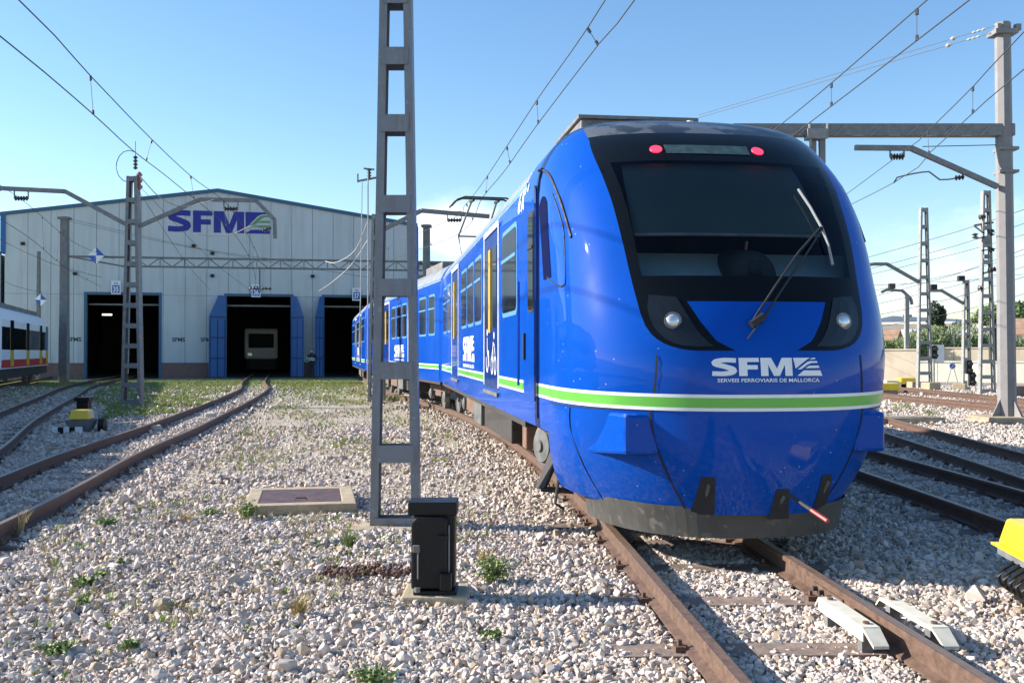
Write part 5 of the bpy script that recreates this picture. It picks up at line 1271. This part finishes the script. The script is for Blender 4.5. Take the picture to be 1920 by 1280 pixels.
# ------------------------------------------------------------------ right background: walls, signals, houses
WROT = R(30)
def wall(name, label, x0, x1, Y, z1, th, m, post=None):
    t = thing(name, label, 'wall', (x0, Y, 0), -WROT)
    Y = 0; x1 = (x1 - x0) / math.cos(WROT); x0 = 0
    n = int((x1 - x0) / 2.6)
    for k in range(n):
        a, b = x0 + (x1 - x0) * k / n, x0 + (x1 - x0) * (k + 1) / n
        MB().box(a + .012, b - .012, Y, Y + th, GZ, z1 + random.uniform(-.015, .015)).build('wall_block', m, t, local=True)
    MB().box(x0, x1, Y - .04, Y + th + .04, z1 + .018, z1 + .09).build('coping', m, t, local=True)
    if post:
        for k in range(n + 1):
            a = x0 + (x1 - x0) * k / n; MB().tube([(a, Y + th / 2, z1), (a, Y + th / 2, z1 + 1.3)], .03, 5).build('fence_post', 'galvanised', t, local=True)
        f = MB()
        for j in range(7): f.tube([(x0, Y + th / 2, z1 + .1 + .19 * j), (x1, Y + th / 2, z1 + .1 + .19 * j)], .005, 3)
        f.build('fence_wire', 'galvanised', t, local=True)
    return t
wall('boundary_wall', 'lower pale cream wall behind the right-hand masts', 20.6, 60, 56.5, .86, .3, 'wall_pale')
wall('boundary_wall', 'upper cream wall topped by a wire fence in front of the reeds', 20.0, 72, 66, 1.62, .3, 'wall_cream', True)
wall('boundary_wall', 'cream wall section at its left end next to the train nose', 16.5, 20.3, 53.5, 1.5, .3, 'wall_cream')
def signal(px, ybase, Y, plate, heads, label, white=True):
    b = at(px, ybase, Y); t = thing('railway_signal', label, 'signal', (b.x, Y, GZ))
    ztop = at(px, plate[0], Y).z
    MB().tube([(b.x, Y, GZ), (b.x, Y, ztop)], .05, 8).build('post', 'mast_light', t)
    if white: MB().box(at(px - 8, 0, Y).x, at(px + 17, 0, Y).x, Y + .05, Y + .07, at(0, plate[1], Y).z, at(0, plate[0], Y).z).build('backboard', 'white_paint', t)
    for (hx, hy) in heads:
        c = at(hx, hy, Y - .15); h_ = MB(); h_.cbox((c.x, c.y, c.z - .3), .26, .2, .6); hh = h_.build('signal_head', 'machine_black', t, bevel=.03)
        for dz in (.15, -.15):
            MB().tube([(c.x, c.y - .1, c.z + dz), (c.x + .02, c.y - .26, c.z + dz)], .09, 8).build('visor', 'machine_black', hh)
            MB().disc((c.x, c.y - .1, c.z + dz), (0, -1, 0), .06, 10, 0, .17).build('signal_lens', 'lens_dark', hh)
    return t
signal(1751, 724, 47, (646, 679), [(1751, 660)], 'signal with white backboard on a slim post before the cream wall')
signal(1816, 722, 46, (680, 700), [(1816, 688), (1822, 710)], 'pair of black signal heads at the foot of the short mast', False)
rs = thing('round_sign', 'small round sign on a thin frame between the two signals', 'sign', tuple(at(1786, 722, 47)))
MB().tube([at(1786, 686, 47), at(1786, 686, 47) + Vector((0, .03, 0))], .15, 18).build('disc', 'white_paint', rs); MB().tube([at(1786, 686, 46.97) + Vector((0, -.005, 0)), at(1786, 686, 46.97) + Vector((0, .02, 0))], .105, 16).build('inner_disc', 'sign_blue', rs)
MB().beam(at(1786, 686, 46.95) + Vector((-.05, 0, -.07)), at(1786, 686, 46.95) + Vector((.05, 0, .07)), .02, .03).build('symbol', 'white_paint', rs)
for a, b in (((1783, 692), (1775, 722)), ((1789, 692), (1797, 722))): MB().tube([at(a[0], a[1], 47.03), at(b[0], b[1], 47.03)], .018, 5).build('frame_leg', 'mast_light', rs)
for (px, Y, lab) in ((1664, 36.5, 'yellow-lidded point motor beside the far right tracks, partly behind the train'), (1698, 44, 'yellow-lidded point motor in front of the left cream wall')):
    b = at(px, 700, Y); t = thing('yellow_covered_machine', lab, 'point motor', (b.x, Y, GZ))
    MB().box(-.35, .35, -.3, .3, .22, .5).build('lid', 'yellow_cover', t, local=True, bevel=.08); MB().box(-.28, .28, -.25, .25, 0, .22).build('housing', 'grey_housing', t, local=True)
for k, (px, py, Y, w, hh, m) in enumerate([(1678, 722, 44, .9, .28, 'wall_pale'), (1722, 722, 43.6, .9, .24, 'concrete_pale'), (1745, 727, 42, .6, .25, 'concrete_pale'), (1665, 735, 38.5, .3, .3, 'white_paint'), (1900, 742, 36, 1.0, .3, 'under_brown'), (1800, 726, 42, .5, .2, 'concrete_pale')]):
    b = at(px, py, Y); o = MB().cbox((b.x, Y, GZ), w, .5, hh + .1, .2 * k).build('concrete_block', m, bevel=.03)
    tag(o, ['long cream block below the left yellow motor', 'concrete block at the foot of the slim mast', 'small concrete block right of the slim mast', 'small white block by the far rail near the train', 'brown block right of the big pole', 'small concrete block near the round sign'][k], 'block')
# houses
HROT = R(30)
def house(label, x0, x1, Y, dep, hz, ridge, mw, axis='x', wins=(), rm='roof_tile'):
    t = thing('house', label, 'house', (x0, Y, 0), -HROT)
    x1 = (x1 - x0) * 1.12; wins = [(wx_ - x0, wz_, a_, b_) for wx_, wz_, a_, b_ in wins]; x0 = 0; Y = 0
    w = MB(); cx = (x0 + x1) / 2
    if axis == 'x': w.prism([(x0, GZ), (x1, GZ), (x1, hz), (x0, hz)], lambda u, v: (u, Y, v), (0, dep, 0))
    else: w.prism([(x0, GZ), (x1, GZ), (x1, hz), (cx, ridge), (x0, hz)], lambda u, v: (u, Y, v), (0, dep, 0))
    w.build('wall', mw, t, local=True); r_ = MB()
    if axis == 'x':
        cy = Y + dep / 2
        for s_ in (-1, 1): r_.add([(x0 - .3, cy + s_ * (dep / 2 + .4), hz - .05), (x1 + .3, cy + s_ * (dep / 2 + .4), hz - .05), (x1 + .3, cy, ridge), (x0 - .3, cy, ridge), (x0 - .3, cy + s_ * (dep / 2 + .4), hz + .08), (x1 + .3, cy + s_ * (dep / 2 + .4), hz + .08), (x1 + .3, cy, ridge + .13), (x0 - .3, cy, ridge + .13)], [(0, 1, 2, 3), (4, 5, 6, 7), (0, 1, 5, 4), (1, 2, 6, 5), (3, 0, 4, 7)])
    else:
        for s_ in (-1, 1): r_.add([(cx + s_ * ((x1 - x0) / 2 + .4), Y - .3, hz - .1), (cx, Y - .3, ridge + .05), (cx, Y + dep + .3, ridge + .05), (cx + s_ * ((x1 - x0) / 2 + .4), Y + dep + .3, hz - .1), (cx + s_ * ((x1 - x0) / 2 + .4), Y - .3, hz + .05), (cx, Y - .3, ridge + .2), (cx, Y + dep + .3, ridge + .2), (cx + s_ * ((x1 - x0) / 2 + .4), Y + dep + .3, hz + .05)], [(0, 1, 2, 3), (4, 5, 6, 7), (0, 1, 5, 4), (3, 2, 6, 7), (0, 3, 7, 4)])
    r_.build('roof', rm, t, local=True)
    for (wx, wz, ww, wh) in wins: MB().box(wx - ww / 2, wx + ww / 2, Y - .04, Y - .005, wz - wh / 2, wz + wh / 2).build('window', 'window_dark', t, local=True)
    return t
house('long white flat building behind the reeds, right of the train nose', 40.5, 48.0, 116, 8, 4.6, 4.75, 'wall_white', 'x', rm='wall_white')
house('brown tiled low roof just right of the train nose', 28.2, 31.2, 85, 2.2, 2.4, 3.2, 'wall_cream', 'x')
house('white gabled house between the cypress and the big pole', 60.0, 65.0, 140, 10, 4.0, 6.0, 'wall_white', 'y', [(62, 2.8, .8, 1.0)])
house('orange tiled house at the right edge behind the big pole', 48.4, 58, 100, 9, 3.1, 4.7, 'wall_pale', 'x', [(50.5, 1.8, 1.2, 1.0)])
# vegetation
def leafcloud(center, rx, ry, rz, n, size, m, parent, up=0, seed=0, name='crown'):
    rs_ = random.Random(seed); mb = MB()
    lobes = [(rs_.uniform(-.6, .6), rs_.uniform(-.6, .6), rs_.uniform(-.5, .6), rs_.uniform(.35, .6)) for _ in range(9)]
    for _ in range(n):
        lx, ly, lz, lr = rs_.choice(lobes); a, b = rs_.uniform(0, 6.283), math.acos(rs_.uniform(-1, 1)); r_ = lr * rs_.uniform(.6, 1.05)
        p = Vector((center[0] + rx * (lx + r_ * math.sin(b) * math.cos(a)), center[1] + ry * (ly + r_ * math.sin(b) * math.sin(a)), center[2] + rz * (lz + r_ * math.cos(b))))
        if p.z < GZ: continue
        u = Vector((rs_.gauss(0, 1), rs_.gauss(0, 1), rs_.gauss(0, 1) + up)).normalized(); v = u.cross(Vector((rs_.gauss(0, 1), rs_.gauss(0, 1), rs_.gauss(0, 1)))).normalized()
        s_ = size * rs_.uniform(.6, 1.4); k = .35 if up == 0 else .16
        mb.add([p - u * s_, p + v * s_ * k, p + u * s_, p - v * s_ * k], [(0, 1, 2, 3)])
    return mb.build(name, m, parent, recalc=False)
def tree(label, c, rx, rz, n, size, m, trunk, seed, name='tree', up=0):
    t = thing(name, label, 'tree' if name != 'reed_bush' and name != 'bush' else 'bush', (c[0], c[1], GZ))
    tr = MB(); tr.tube([(c[0], c[1], GZ), (c[0] + .1, c[1], c[2] * .6), (c[0], c[1], c[2] + rz * .3)], [trunk, trunk * .7, trunk * .3], 8)
    for k in range(5):
        a = k * 1.3 + seed; tr.tube([(c[0], c[1], c[2] * .6 + .1 * k), (c[0] + rx * .5 * math.cos(a), c[1] + rx * .5 * math.sin(a), c[2] + rz * .2)], [trunk * .4, trunk * .12], 5)
    tr.build('trunk', 'bark', t); leafcloud(c, rx, rx, rz, n, size, m, t, up, seed)
    return t
for k, (px, Y, rx, top) in enumerate([(1672, 64, 1.9, 634), (1700, 66, 1.8, 630), (1722, 63, 1.7, 622), (1745, 65, 2.0, 612), (1768, 64, 2.1, 607), (1792, 65, 2.0, 616), (1822, 64, 1.8, 634), (1862, 65, 1.9, 628), (1905, 66, 2.0, 634), (1945, 66, 2.4, 630), (2000, 66, 2.6, 628)]):
    zt = at(px, top, Y).z; c = at(px, 640, Y)
    tree(['low reed bush nearest the train nose', 'reed bush second from the train nose', 'reed bush behind the slim mast', 'tall reed bush left of the signal board', 'tallest reed bush below the cypress', 'reed bush just right of the cypress', 'reed bush at the foot of the white gabled house', 'reed bush left of the big pole', 'reed bush right of the big pole', 'reed bush beyond the right edge', 'farthest right reed bush'][k], (c.x, Y, zt * .5), rx, zt * .52, 2600, .22, 'leaves_reed' if k % 3 else 'leaves_green', .06, 10 + k, 'reed_bush', up=1.5)
cy = at(1757, 600, 100); tcy = thing('cypress_tree', 'dark cypress tree standing above the white wall', 'tree', (cy.x, 100, GZ))
MB().tube([(cy.x, 100, GZ), (cy.x, 100, 3.5)], [.25, .15], 8).build('trunk', 'bark', tcy)
leafcloud((cy.x, 100, 4.3), 1.0, 1.0, 1.9, 3500, .17, 'leaves_dark', tcy, 0, 5); leafcloud((cy.x + .5, 100, 2.9), 1.5, 1.2, 1.2, 1500, .17, 'leaves_dark', tcy, 0, 6)
tree('round pale green tree above the tiled house at the right edge', (58.5, 120, 6.0), 3.6, 1.6, 3500, .3, 'leaves_green', .25, 77)
ct = thing('cactus', 'tall columnar cactus clump behind the insulator mast', 'cactus', tuple(at(1868, 700, 60)))
for k in range(7):
    x = at(1858 + 4 * k, 700, 60).x; MB().tube([(x, 60 + .2 * (k % 2), GZ), (x, 60, 2.2), (x + .03, 60, 3.1 + .35 * math.sin(k * 2))], [.12, .12, .05], 7).build('stem', 'leaves_dark', ct)
# lamp post near the train
t = thing('lamp_post', 'slender pale lamp post right of the train nose', 'lamp post', tuple(at(1700, 720, 54)))
MB().tube([at(1702, 700, 56), at(1701, 594, 56)], .05, 6).build('post', 'mast_light', t); MB().cbox(at(1700, 594, 56), .5, .25, .12).build('lamp_head', 'mast_light', t)

# ------------------------------------------------------------------ weeds and plants, near
def weed(px, py, w, h_, n, m, label, seed, name='weed', cat='weed', leafy=True, flower=None):
    c = ground_at(px, py, GZ + .03); rs_ = random.Random(seed); t = thing(name, label, cat, tuple(c), 0, 'weeds growing in the gravel')
    st = MB(); lf = MB(); fl_ = MB()
    for k in range(n):
        a = rs_.uniform(0, 6.28); r_ = w * rs_.uniform(.1, 1) ; H = h_ * rs_.uniform(.4, 1)
        p0 = Vector((c.x + rs_.gauss(0, w * .15), c.y + rs_.gauss(0, w * .15), c.z)); p1 = p0 + Vector((r_ * .5 * math.cos(a), r_ * .5 * math.sin(a), H * .65)); p2 = p0 + Vector((r_ * math.cos(a), r_ * math.sin(a), H * (1 if not leafy else .8)))
        sd = Vector((-math.sin(a), math.cos(a), 0)) * .0035
        st.add([p0 - sd, p0 + sd, p1 + sd * .8, p1 - sd * .8, p2], [(0, 1, 2, 3), (3, 2, 4)])
        if leafy:
            for q in range(7):
                f = rs_.uniform(.25, 1); p = p0.lerp(p2, f) + Vector((0, 0, H * .15 * (1 - abs(f - .5)))); u = Vector((rs_.gauss(0, 1), rs_.gauss(0, 1), rs_.gauss(0, .6))).normalized() * rs_.uniform(.009, .02); v = u.cross(Vector((rs_.gauss(0, 1), rs_.gauss(0, 1), 1))).normalized() * rs_.uniform(.005, .010)
                lf.add([p, p + u + v, p + u * 2, p + u - v], [(0, 1, 2, 3)])
        if flower and k % 3 == 0: fl_.lathe([(.003, 0), (.014, .004), (.010, .010)], p2, (0, 0, 1), 6)
    st.build('stem', m, t, recalc=False)
    if leafy: lf.build('foliage', m, t, recalc=False)
    if flower: fl_.build('flower', flower, t)
W = [(925, 1088, .17, .20, 90, 'weed_green', 'bushy green weed just right of the black machine box', 1, True), (465, 972, .12, .22, 60, 'weed_green', 'leafy green weed at the left corner of the rusty cover', 2, True),
     (562, 1150, .10, .12, 130, 'weed_dry', 'dry straw-coloured tuft in the foreground gravel', 3, False), (655, 1025, .13, .16, 110, 'weed_green', 'feathery pale green tuft below the rusty cover', 4, False),
     (735, 752, .55, .3, 140, 'weed_green', 'broad green weed at the foot of the mast behind the near mast', 5, True), (905, 1050, .13, .12, 60, 'weed_dry', 'dry sprigs behind the bushy green weed', 6, False),
     (200, 985, .13, .08, 60, 'weed_green', 'low green tuft near the left rail', 7, True), (110, 1222, .10, .07, 60, 'weed_green', 'small green tuft in the bottom left corner', 8, True), (245, 1172 + 40, .06, .04, 30, 'weed_green', 'tiny green sprig near the bottom left', 9, True),
     (160, 1095, .10, .07, 40, 'weed_green', 'flat green sprig left of the pale round stone', 10, True), (700, 1275, .14, .07, 50, 'weed_green', 'flat green weed at the bottom edge below the machine box', 11, True), (920, 1195, .08, .05, 30, 'weed_green', 'tiny weed in the gravel below the machine box shadow', 12, True),
     (350, 975, .15, .10, 50, 'weed_dry', 'dry tuft left of the rusty cover', 13, False), (40, 1000, .15, .28, 22, 'weed_dry', 'tall dry stalks beside the left rail', 14, False), (600, 960, .1, .08, 30, 'weed_dry', 'dry wisps in front of the rusty cover', 15, False),
     (395, 965, .12, .07, 50, 'weed_green', 'small green patch left of the rusty cover', 16, True), (1745, 778, .5, .25, 90, 'weed_green', 'green tuft in the gravel right of the train, nearer the pole', 17, False), (1700, 768, .5, .22, 80, 'weed_green', 'green tuft in the gravel right of the train, nearer the nose', 18, False),
     (335, 1140, .16, .05, 60, 'weed_dry', 'dry flattened tuft beside the brown round stone', 19, False), (840, 1010, .2, .06, 50, 'weed_green', 'thin grass along the gravel behind the machine box', 20, False)]
for (px, py, w, h_, n, m, la, sd, lf) in W: weed(px, py, w, h_, n, m, la, sd, leafy=lf)
for k, (px, py) in enumerate(((195, 1080), (160, 1130), (235, 1055))): weed(px, py, .06, .05, 14, 'weed_green', ['middle yellow-flowered sprig in the left gravel', 'lowest yellow-flowered sprig in the left gravel', 'highest yellow-flowered sprig in the left gravel'][k], 30 + k, 'flowering_weed', 'weed', True, 'weed_yellow')
b = ground_at(306, 1140, GZ + .02); bm = bmesh.new(); bmesh.ops.create_icosphere(bm, subdivisions=2, radius=.055)
for v in bm.verts: v.co *= 1 + random.uniform(-.1, .1); v.co.z *= .8
me = bpy.data.meshes.new('round_stone'); bm.to_mesh(me); bm.free(); me.materials.append(MATS['concrete_pale']); o = bpy.data.objects.new('round_stone', me); COL.objects.link(o); o.location = b + Vector((0, 0, .03)); tag(o, 'brown rounded stone lying on the gravel at lower left', 'stone')

# ------------------------------------------------------------------ gravel and grass: scattered stuff
def proto_col(name, objs):
    c = bpy.data.collections.new(name)
    for o in objs:
        for u in list(o.users_collection): u.objects.unlink(o)
        c.objects.link(o)
    return c
def stone_mesh(seed, m):
    rs_ = random.Random(seed); bm = bmesh.new()
    sx, sy, sz = rs_.uniform(.8, 1.25), rs_.uniform(.7, 1.05), rs_.uniform(.5, .85)
    for k in range(15):
        a = rs_.uniform(0, 6.283); z = rs_.uniform(-1, 1); r_ = math.sqrt(1 - z * z) 
        kk = rs_.uniform(.78, 1.05); bm.verts.new((sx * r_ * math.cos(a) * kk, sy * r_ * math.sin(a) * kk, sz * z * kk))
    bmesh.ops.convex_hull(bm, input=bm.verts); 
    for v in [v for v in bm.verts if not v.link_faces]: bm.verts.remove(v)
    me = bpy.data.meshes.new('pebble'); bm.to_mesh(me); bm.free(); me.materials.append(m); return bpy.data.objects.new('pebble', me)
def scatter(name, P_, rot, scl, idx, coll, label, cat=None):
    n = len(P_); me = bpy.data.meshes.new(name); me.vertices.add(n); me.vertices.foreach_set('co', np.asarray(P_, dtype=np.float32).ravel())
    a = me.attributes.new('rot', 'FLOAT_VECTOR', 'POINT'); a.data.foreach_set('vector', np.asarray(rot, dtype=np.float32).ravel())
    a = me.attributes.new('scl', 'FLOAT', 'POINT'); a.data.foreach_set('value', np.asarray(scl, dtype=np.float32))
    a = me.attributes.new('idx', 'INT', 'POINT'); a.data.foreach_set('value', np.asarray(idx, dtype=np.int32))
    me.update(); o = bpy.data.objects.new(name, me); COL.objects.link(o)
    ng = bpy.data.node_groups.new(name, 'GeometryNodeTree'); ng.interface.new_socket('Geometry', in_out='INPUT', socket_type='NodeSocketGeometry'); ng.interface.new_socket('Geometry', in_out='OUTPUT', socket_type='NodeSocketGeometry')
    N = ng.nodes.new; L = ng.links.new; gi, go = N('NodeGroupInput'), N('NodeGroupOutput'); ip = N('GeometryNodeInstanceOnPoints'); ci = N('GeometryNodeCollectionInfo')
    ci.inputs['Collection'].default_value = coll; ci.inputs['Separate Children'].default_value = True; ci.inputs['Reset Children'].default_value = True
    def na(nm, ty): q = N('GeometryNodeInputNamedAttribute'); q.data_type = ty; q.inputs['Name'].default_value = nm; return q.outputs[0]
    L(gi.outputs[0], ip.inputs['Points']); L(ci.outputs[0], ip.inputs['Instance']); ip.inputs['Pick Instance'].default_value = True
    L(na('idx', 'INT'), ip.inputs['Instance Index']); L(na('rot', 'FLOAT_VECTOR'), ip.inputs['Rotation']); L(na('scl', 'FLOAT'), ip.inputs['Scale']); L(ip.outputs[0], go.inputs[0])
    md = o.modifiers.new('scatter', 'NODES'); md.node_group = ng
    tag(o, label, cat, kind='stuff'); return o
def dist_tracks(xy):
    """signed nearest distance to any track centre"""
    best = np.full(len(xy), 99.0)
    for P_ in TRACKS.values():
        A_ = P_[:-1]; B_ = P_[1:]; D = B_ - A_; LL = (D ** 2).sum(1)
        for s_ in range(0, len(xy), 20000):
            q = xy[s_:s_ + 20000]; t = ((q[:, None] - A_[None]) * D[None]).sum(2) / LL[None]; t = np.clip(t, 0, 1)
            d = np.sqrt((((A_[None] + D[None] * t[..., None]) - q[:, None]) ** 2).sum(2)).min(1)
            best[s_:s_ + 20000] = np.minimum(best[s_:s_ + 20000], d)
    return best
def nz2(x, y, s=1.0, ph=0):
    return (np.sin(x * 1.7 * s + ph) * np.cos(y * 1.3 * s - ph) + .6 * np.sin(x * 3.9 * s + 1.3 * y * s + ph * 2) + .4 * np.sin(y * 7.1 * s - x * 5.3 * s + ph))/2
def zone(y0, y1, dens, size, marg=1.12, xlim=None):
    area = (y1 * y1 - y0 * y0) * .5 * marg + (y1 - y0) * .6; n = int(area * dens)
    y = np.sqrt(rng.uniform(y0 * y0, y1 * y1, n)); x = rng.uniform(-.5 * marg, .5 * marg, n) * y + rng.uniform(-.3, .3, n)
    return x, y, size * rng.lognormal(0, .28, n)
pts = [zone(2.6, 6.0, 2150, .0200), zone(6.0, 10, 1500, .0213), zone(10, 16, 760, .0255), zone(16, 26, 300, .032), zone(26, 46, 80, .045)]
X = np.concatenate([p[0] for p in pts]); Y = np.concatenate([p[1] for p in pts]); SZ = np.concatenate([p[2] for p in pts])
dt = dist_tracks(np.stack([X, Y], 1))
keep = ~((np.abs(dt - .53) < .075))
# inside of the cover, machine bases
def inrect(cx, cy, hx, hy, rz):
    c_, s_ = math.cos(rz), math.sin(rz); u = (X - cx) * c_ + (Y - cy) * s_; v = -(X - cx) * s_ + (Y - cy) * c_; return (np.abs(u) < hx) & (np.abs(v) < hy)
keep &= ~inrect(-2.17, 10.55, .55, .68, .19); keep &= ~inrect(BX, BY, .2, .18, 0); keep &= ~inrect(10.97, 22.7, .7, .6, 0); keep &= ~inrect(8.55, 22.6, .86, .42, 0)
# sleepers partly clear
for (sx_, sy_, a) in SLEEPERS:
    if sy_ > 24: continue
    m_ = inrect(sx_, sy_, .9, .12, -a); keep &= ~(m_ & (rng.random(len(X)) < (.86 + .16 * nz2(X, Y, 2.1, 3))))
# bare dirt between the tracks further back
dirt = (Y > 11) & (X > -6.5) & (X < 1.5) & (dt > 1.3) & (nz2(X, Y, .55, 1.2) > -.25); keep &= ~(dirt & (rng.random(len(X)) < .86))
grs = (Y > 22) & (X < -1) & (dt > .9); keep &= ~(grs & (rng.random(len(X)) < .85))
patch = (X > -3.6) & (X < .35) & (Y > 6.2) & (Y < 12) & (dt > 1.2) & (nz2(X, Y, 1.25, .4) > .05)
SZ = np.where(patch & (rng.random(len(X)) < .75), SZ * .55, SZ); keep &= ~(patch & (rng.random(len(X)) < .25))
big = rng.random(len(X)) < .02; SZ = np.where(big, SZ * 1.5, SZ)
X, Y, SZ, dt = X[keep], Y[keep], SZ[keep], dt[keep]
mound = .018 * nz2(X, Y, 1.3) + np.where(dt < .45, -.0, .0) + .012
Z = GZ + mound + SZ * rng.uniform(-.1, .75, len(X)); Z = np.where(dt < .5, np.minimum(Z, -.150), Z)
stones = proto_col('pebbles', [stone_mesh(k, MATS['stone' if k < 11 else 'stone_tan' if k < 13 else 'stone_grey']) for k in range(14)])
scatter('gravel', np.stack([X, Y, Z], 1), rng.uniform(0, 6.283, (len(X), 3)), SZ, rng.integers(0, 14, len(X)), stones, 'pale pinkish crushed stone ballast covering the yard')
print('stones', len(X))
# brown debris
n = 260; x = rng.uniform(-.92, -.42, n) * 1.45 - .0; y = 7.25 + rng.normal(0, .09, n) + .12 * (x + 1) + .05 * np.sin(x * 17); x = np.clip(x, -1.5, -.66)
bs = proto_col('brown_pebbles', [stone_mesh(50 + k, MATS['stone_brown']) for k in range(5)])
scatter('rust_debris', np.stack([x, y, np.full(n, GZ + .045) + rng.uniform(0, .02, n)], 1), rng.uniform(0, 6.28, (n, 3)), rng.uniform(.010, .027, n), rng.integers(0, 5, n), bs, 'line of rusty brown debris on the gravel')
# grass
def tuft(seed, m, h_=.1, n=9):
    rs_ = random.Random(seed); mb = MB()
    for k in range(n):
        a = rs_.uniform(0, 6.28); l = rs_.uniform(.3, 1) * h_ * .7; H = h_ * rs_.uniform(.5, 1); w = .06 * h_
        c_, s_ = math.cos(a), math.sin(a); b0 = Vector((rs_.uniform(-.3, .3) * h_, rs_.uniform(-.3, .3) * h_, -.01)); sd = Vector((-s_, c_, 0)) * w; p1 = b0 + Vector((c_ * l * .4, s_ * l * .4, H * .7)); p2 = b0 + Vector((c_ * l, s_ * l, H))
        mb.add([b0 - sd, b0 + sd, p1 + sd * .7, p1 - sd * .7, p2], [(0, 1, 2, 3), (3, 2, 4)])
    me = bpy.data.meshes.new('tuft'); me.from_pydata(mb.v, [], mb.f); me.materials.append(m); return bpy.data.objects.new('tuft', me)
gc = proto_col('grass_tufts', [tuft(k, MATS['grass_green'], 1.0, 12) for k in range(5)] + [tuft(20 + k, MATS['grass_dry'], 1.0, 10) for k in range(3)])
def inpoly(x, y, poly):
    r_ = np.zeros(len(x), bool); n_ = len(poly)
    for i in range(n_):
        (ax, ay), (bx, by) = poly[i], poly[(i + 1) % n_]
        c_ = ((ay > y) != (by > y)) & (x < (bx - ax) * (y - ay) / (by - ay + 1e-12) + ax); r_ ^= c_
    return r_
def gpt(px, py): q = ground_at(px, py); return (q.x, q.y)
GP = []
def grass_area(poly_px, dens, size, th=-.5, dry=.25):
    poly = [gpt(*q) for q in poly_px]; a = np.array(poly); lo, hi = a.min(0), a.max(0); n_ = int((hi - lo).prod() * dens)
    x = rng.uniform(lo[0], hi[0], n_); y = rng.uniform(lo[1], hi[1], n_); k = inpoly(x, y, poly) & (nz2(x, y, .8, 2) + .25 * rng.normal(size=n_) > th); x, y = x[k], y[k]
    d = dist_tracks(np.stack([x, y], 1)); k = (d > .75) | ((d < .42) & (rng.random(len(d)) < .3)); x, y = x[k], y[k]
    ii = np.where(rng.random(len(x)) < dry, rng.integers(5, 8, len(x)), rng.integers(0, 5, len(x))); GP.append((x, y, size * rng.uniform(.5, 1.4, len(x)), ii))
grass_area([(60, 716), (640, 713), (690, 716), (640, 730), (500, 738), (420, 735), (330, 752), (230, 770), (150, 745)], 130, .075, -.5, .4)
grass_area([(200, 765), (330, 742), (400, 752), (330, 775), (190, 785)], 170, .085, -.35, .3)
grass_area([(520, 716), (700, 716), (690, 760), (560, 745)], 60, .06, -.2, .55)
grass_area([(560, 745), (700, 745), (860, 820), (840, 870), (640, 880), (430, 900), (350, 860), (430, 800)], 50, .06, .1, .6)
grass_area([(120, 930), (480, 940), (760, 960), (960, 960), (900, 1020), (700, 1060), (600, 1200), (100, 1180), (60, 1000)], 110, .045, .1, .72)
grass_area([(0, 1180), (1200, 1130), (1200, 1279), (0, 1279)], 16, .04, .45, .5)
grass_area([(1665, 760), (1880, 775), (1860, 790), (1680, 782)], 10, .12, .35, .4)
x = np.concatenate([g_[0] for g_ in GP]); y = np.concatenate([g_[1] for g_ in GP]); s_ = np.concatenate([g_[2] for g_ in GP]); ii = np.concatenate([g_[3] for g_ in GP]); n = len(x)
rt = np.zeros((n, 3)); rt[:, 2] = rng.uniform(0, 6.28, n)
z = np.where(y < 20, GZ + .03, GZ)
scatter('grass', np.stack([x, y, z], 1), rt, s_, ii, gc, 'short green and dry grass growing through the gravel')
print('grass', n)
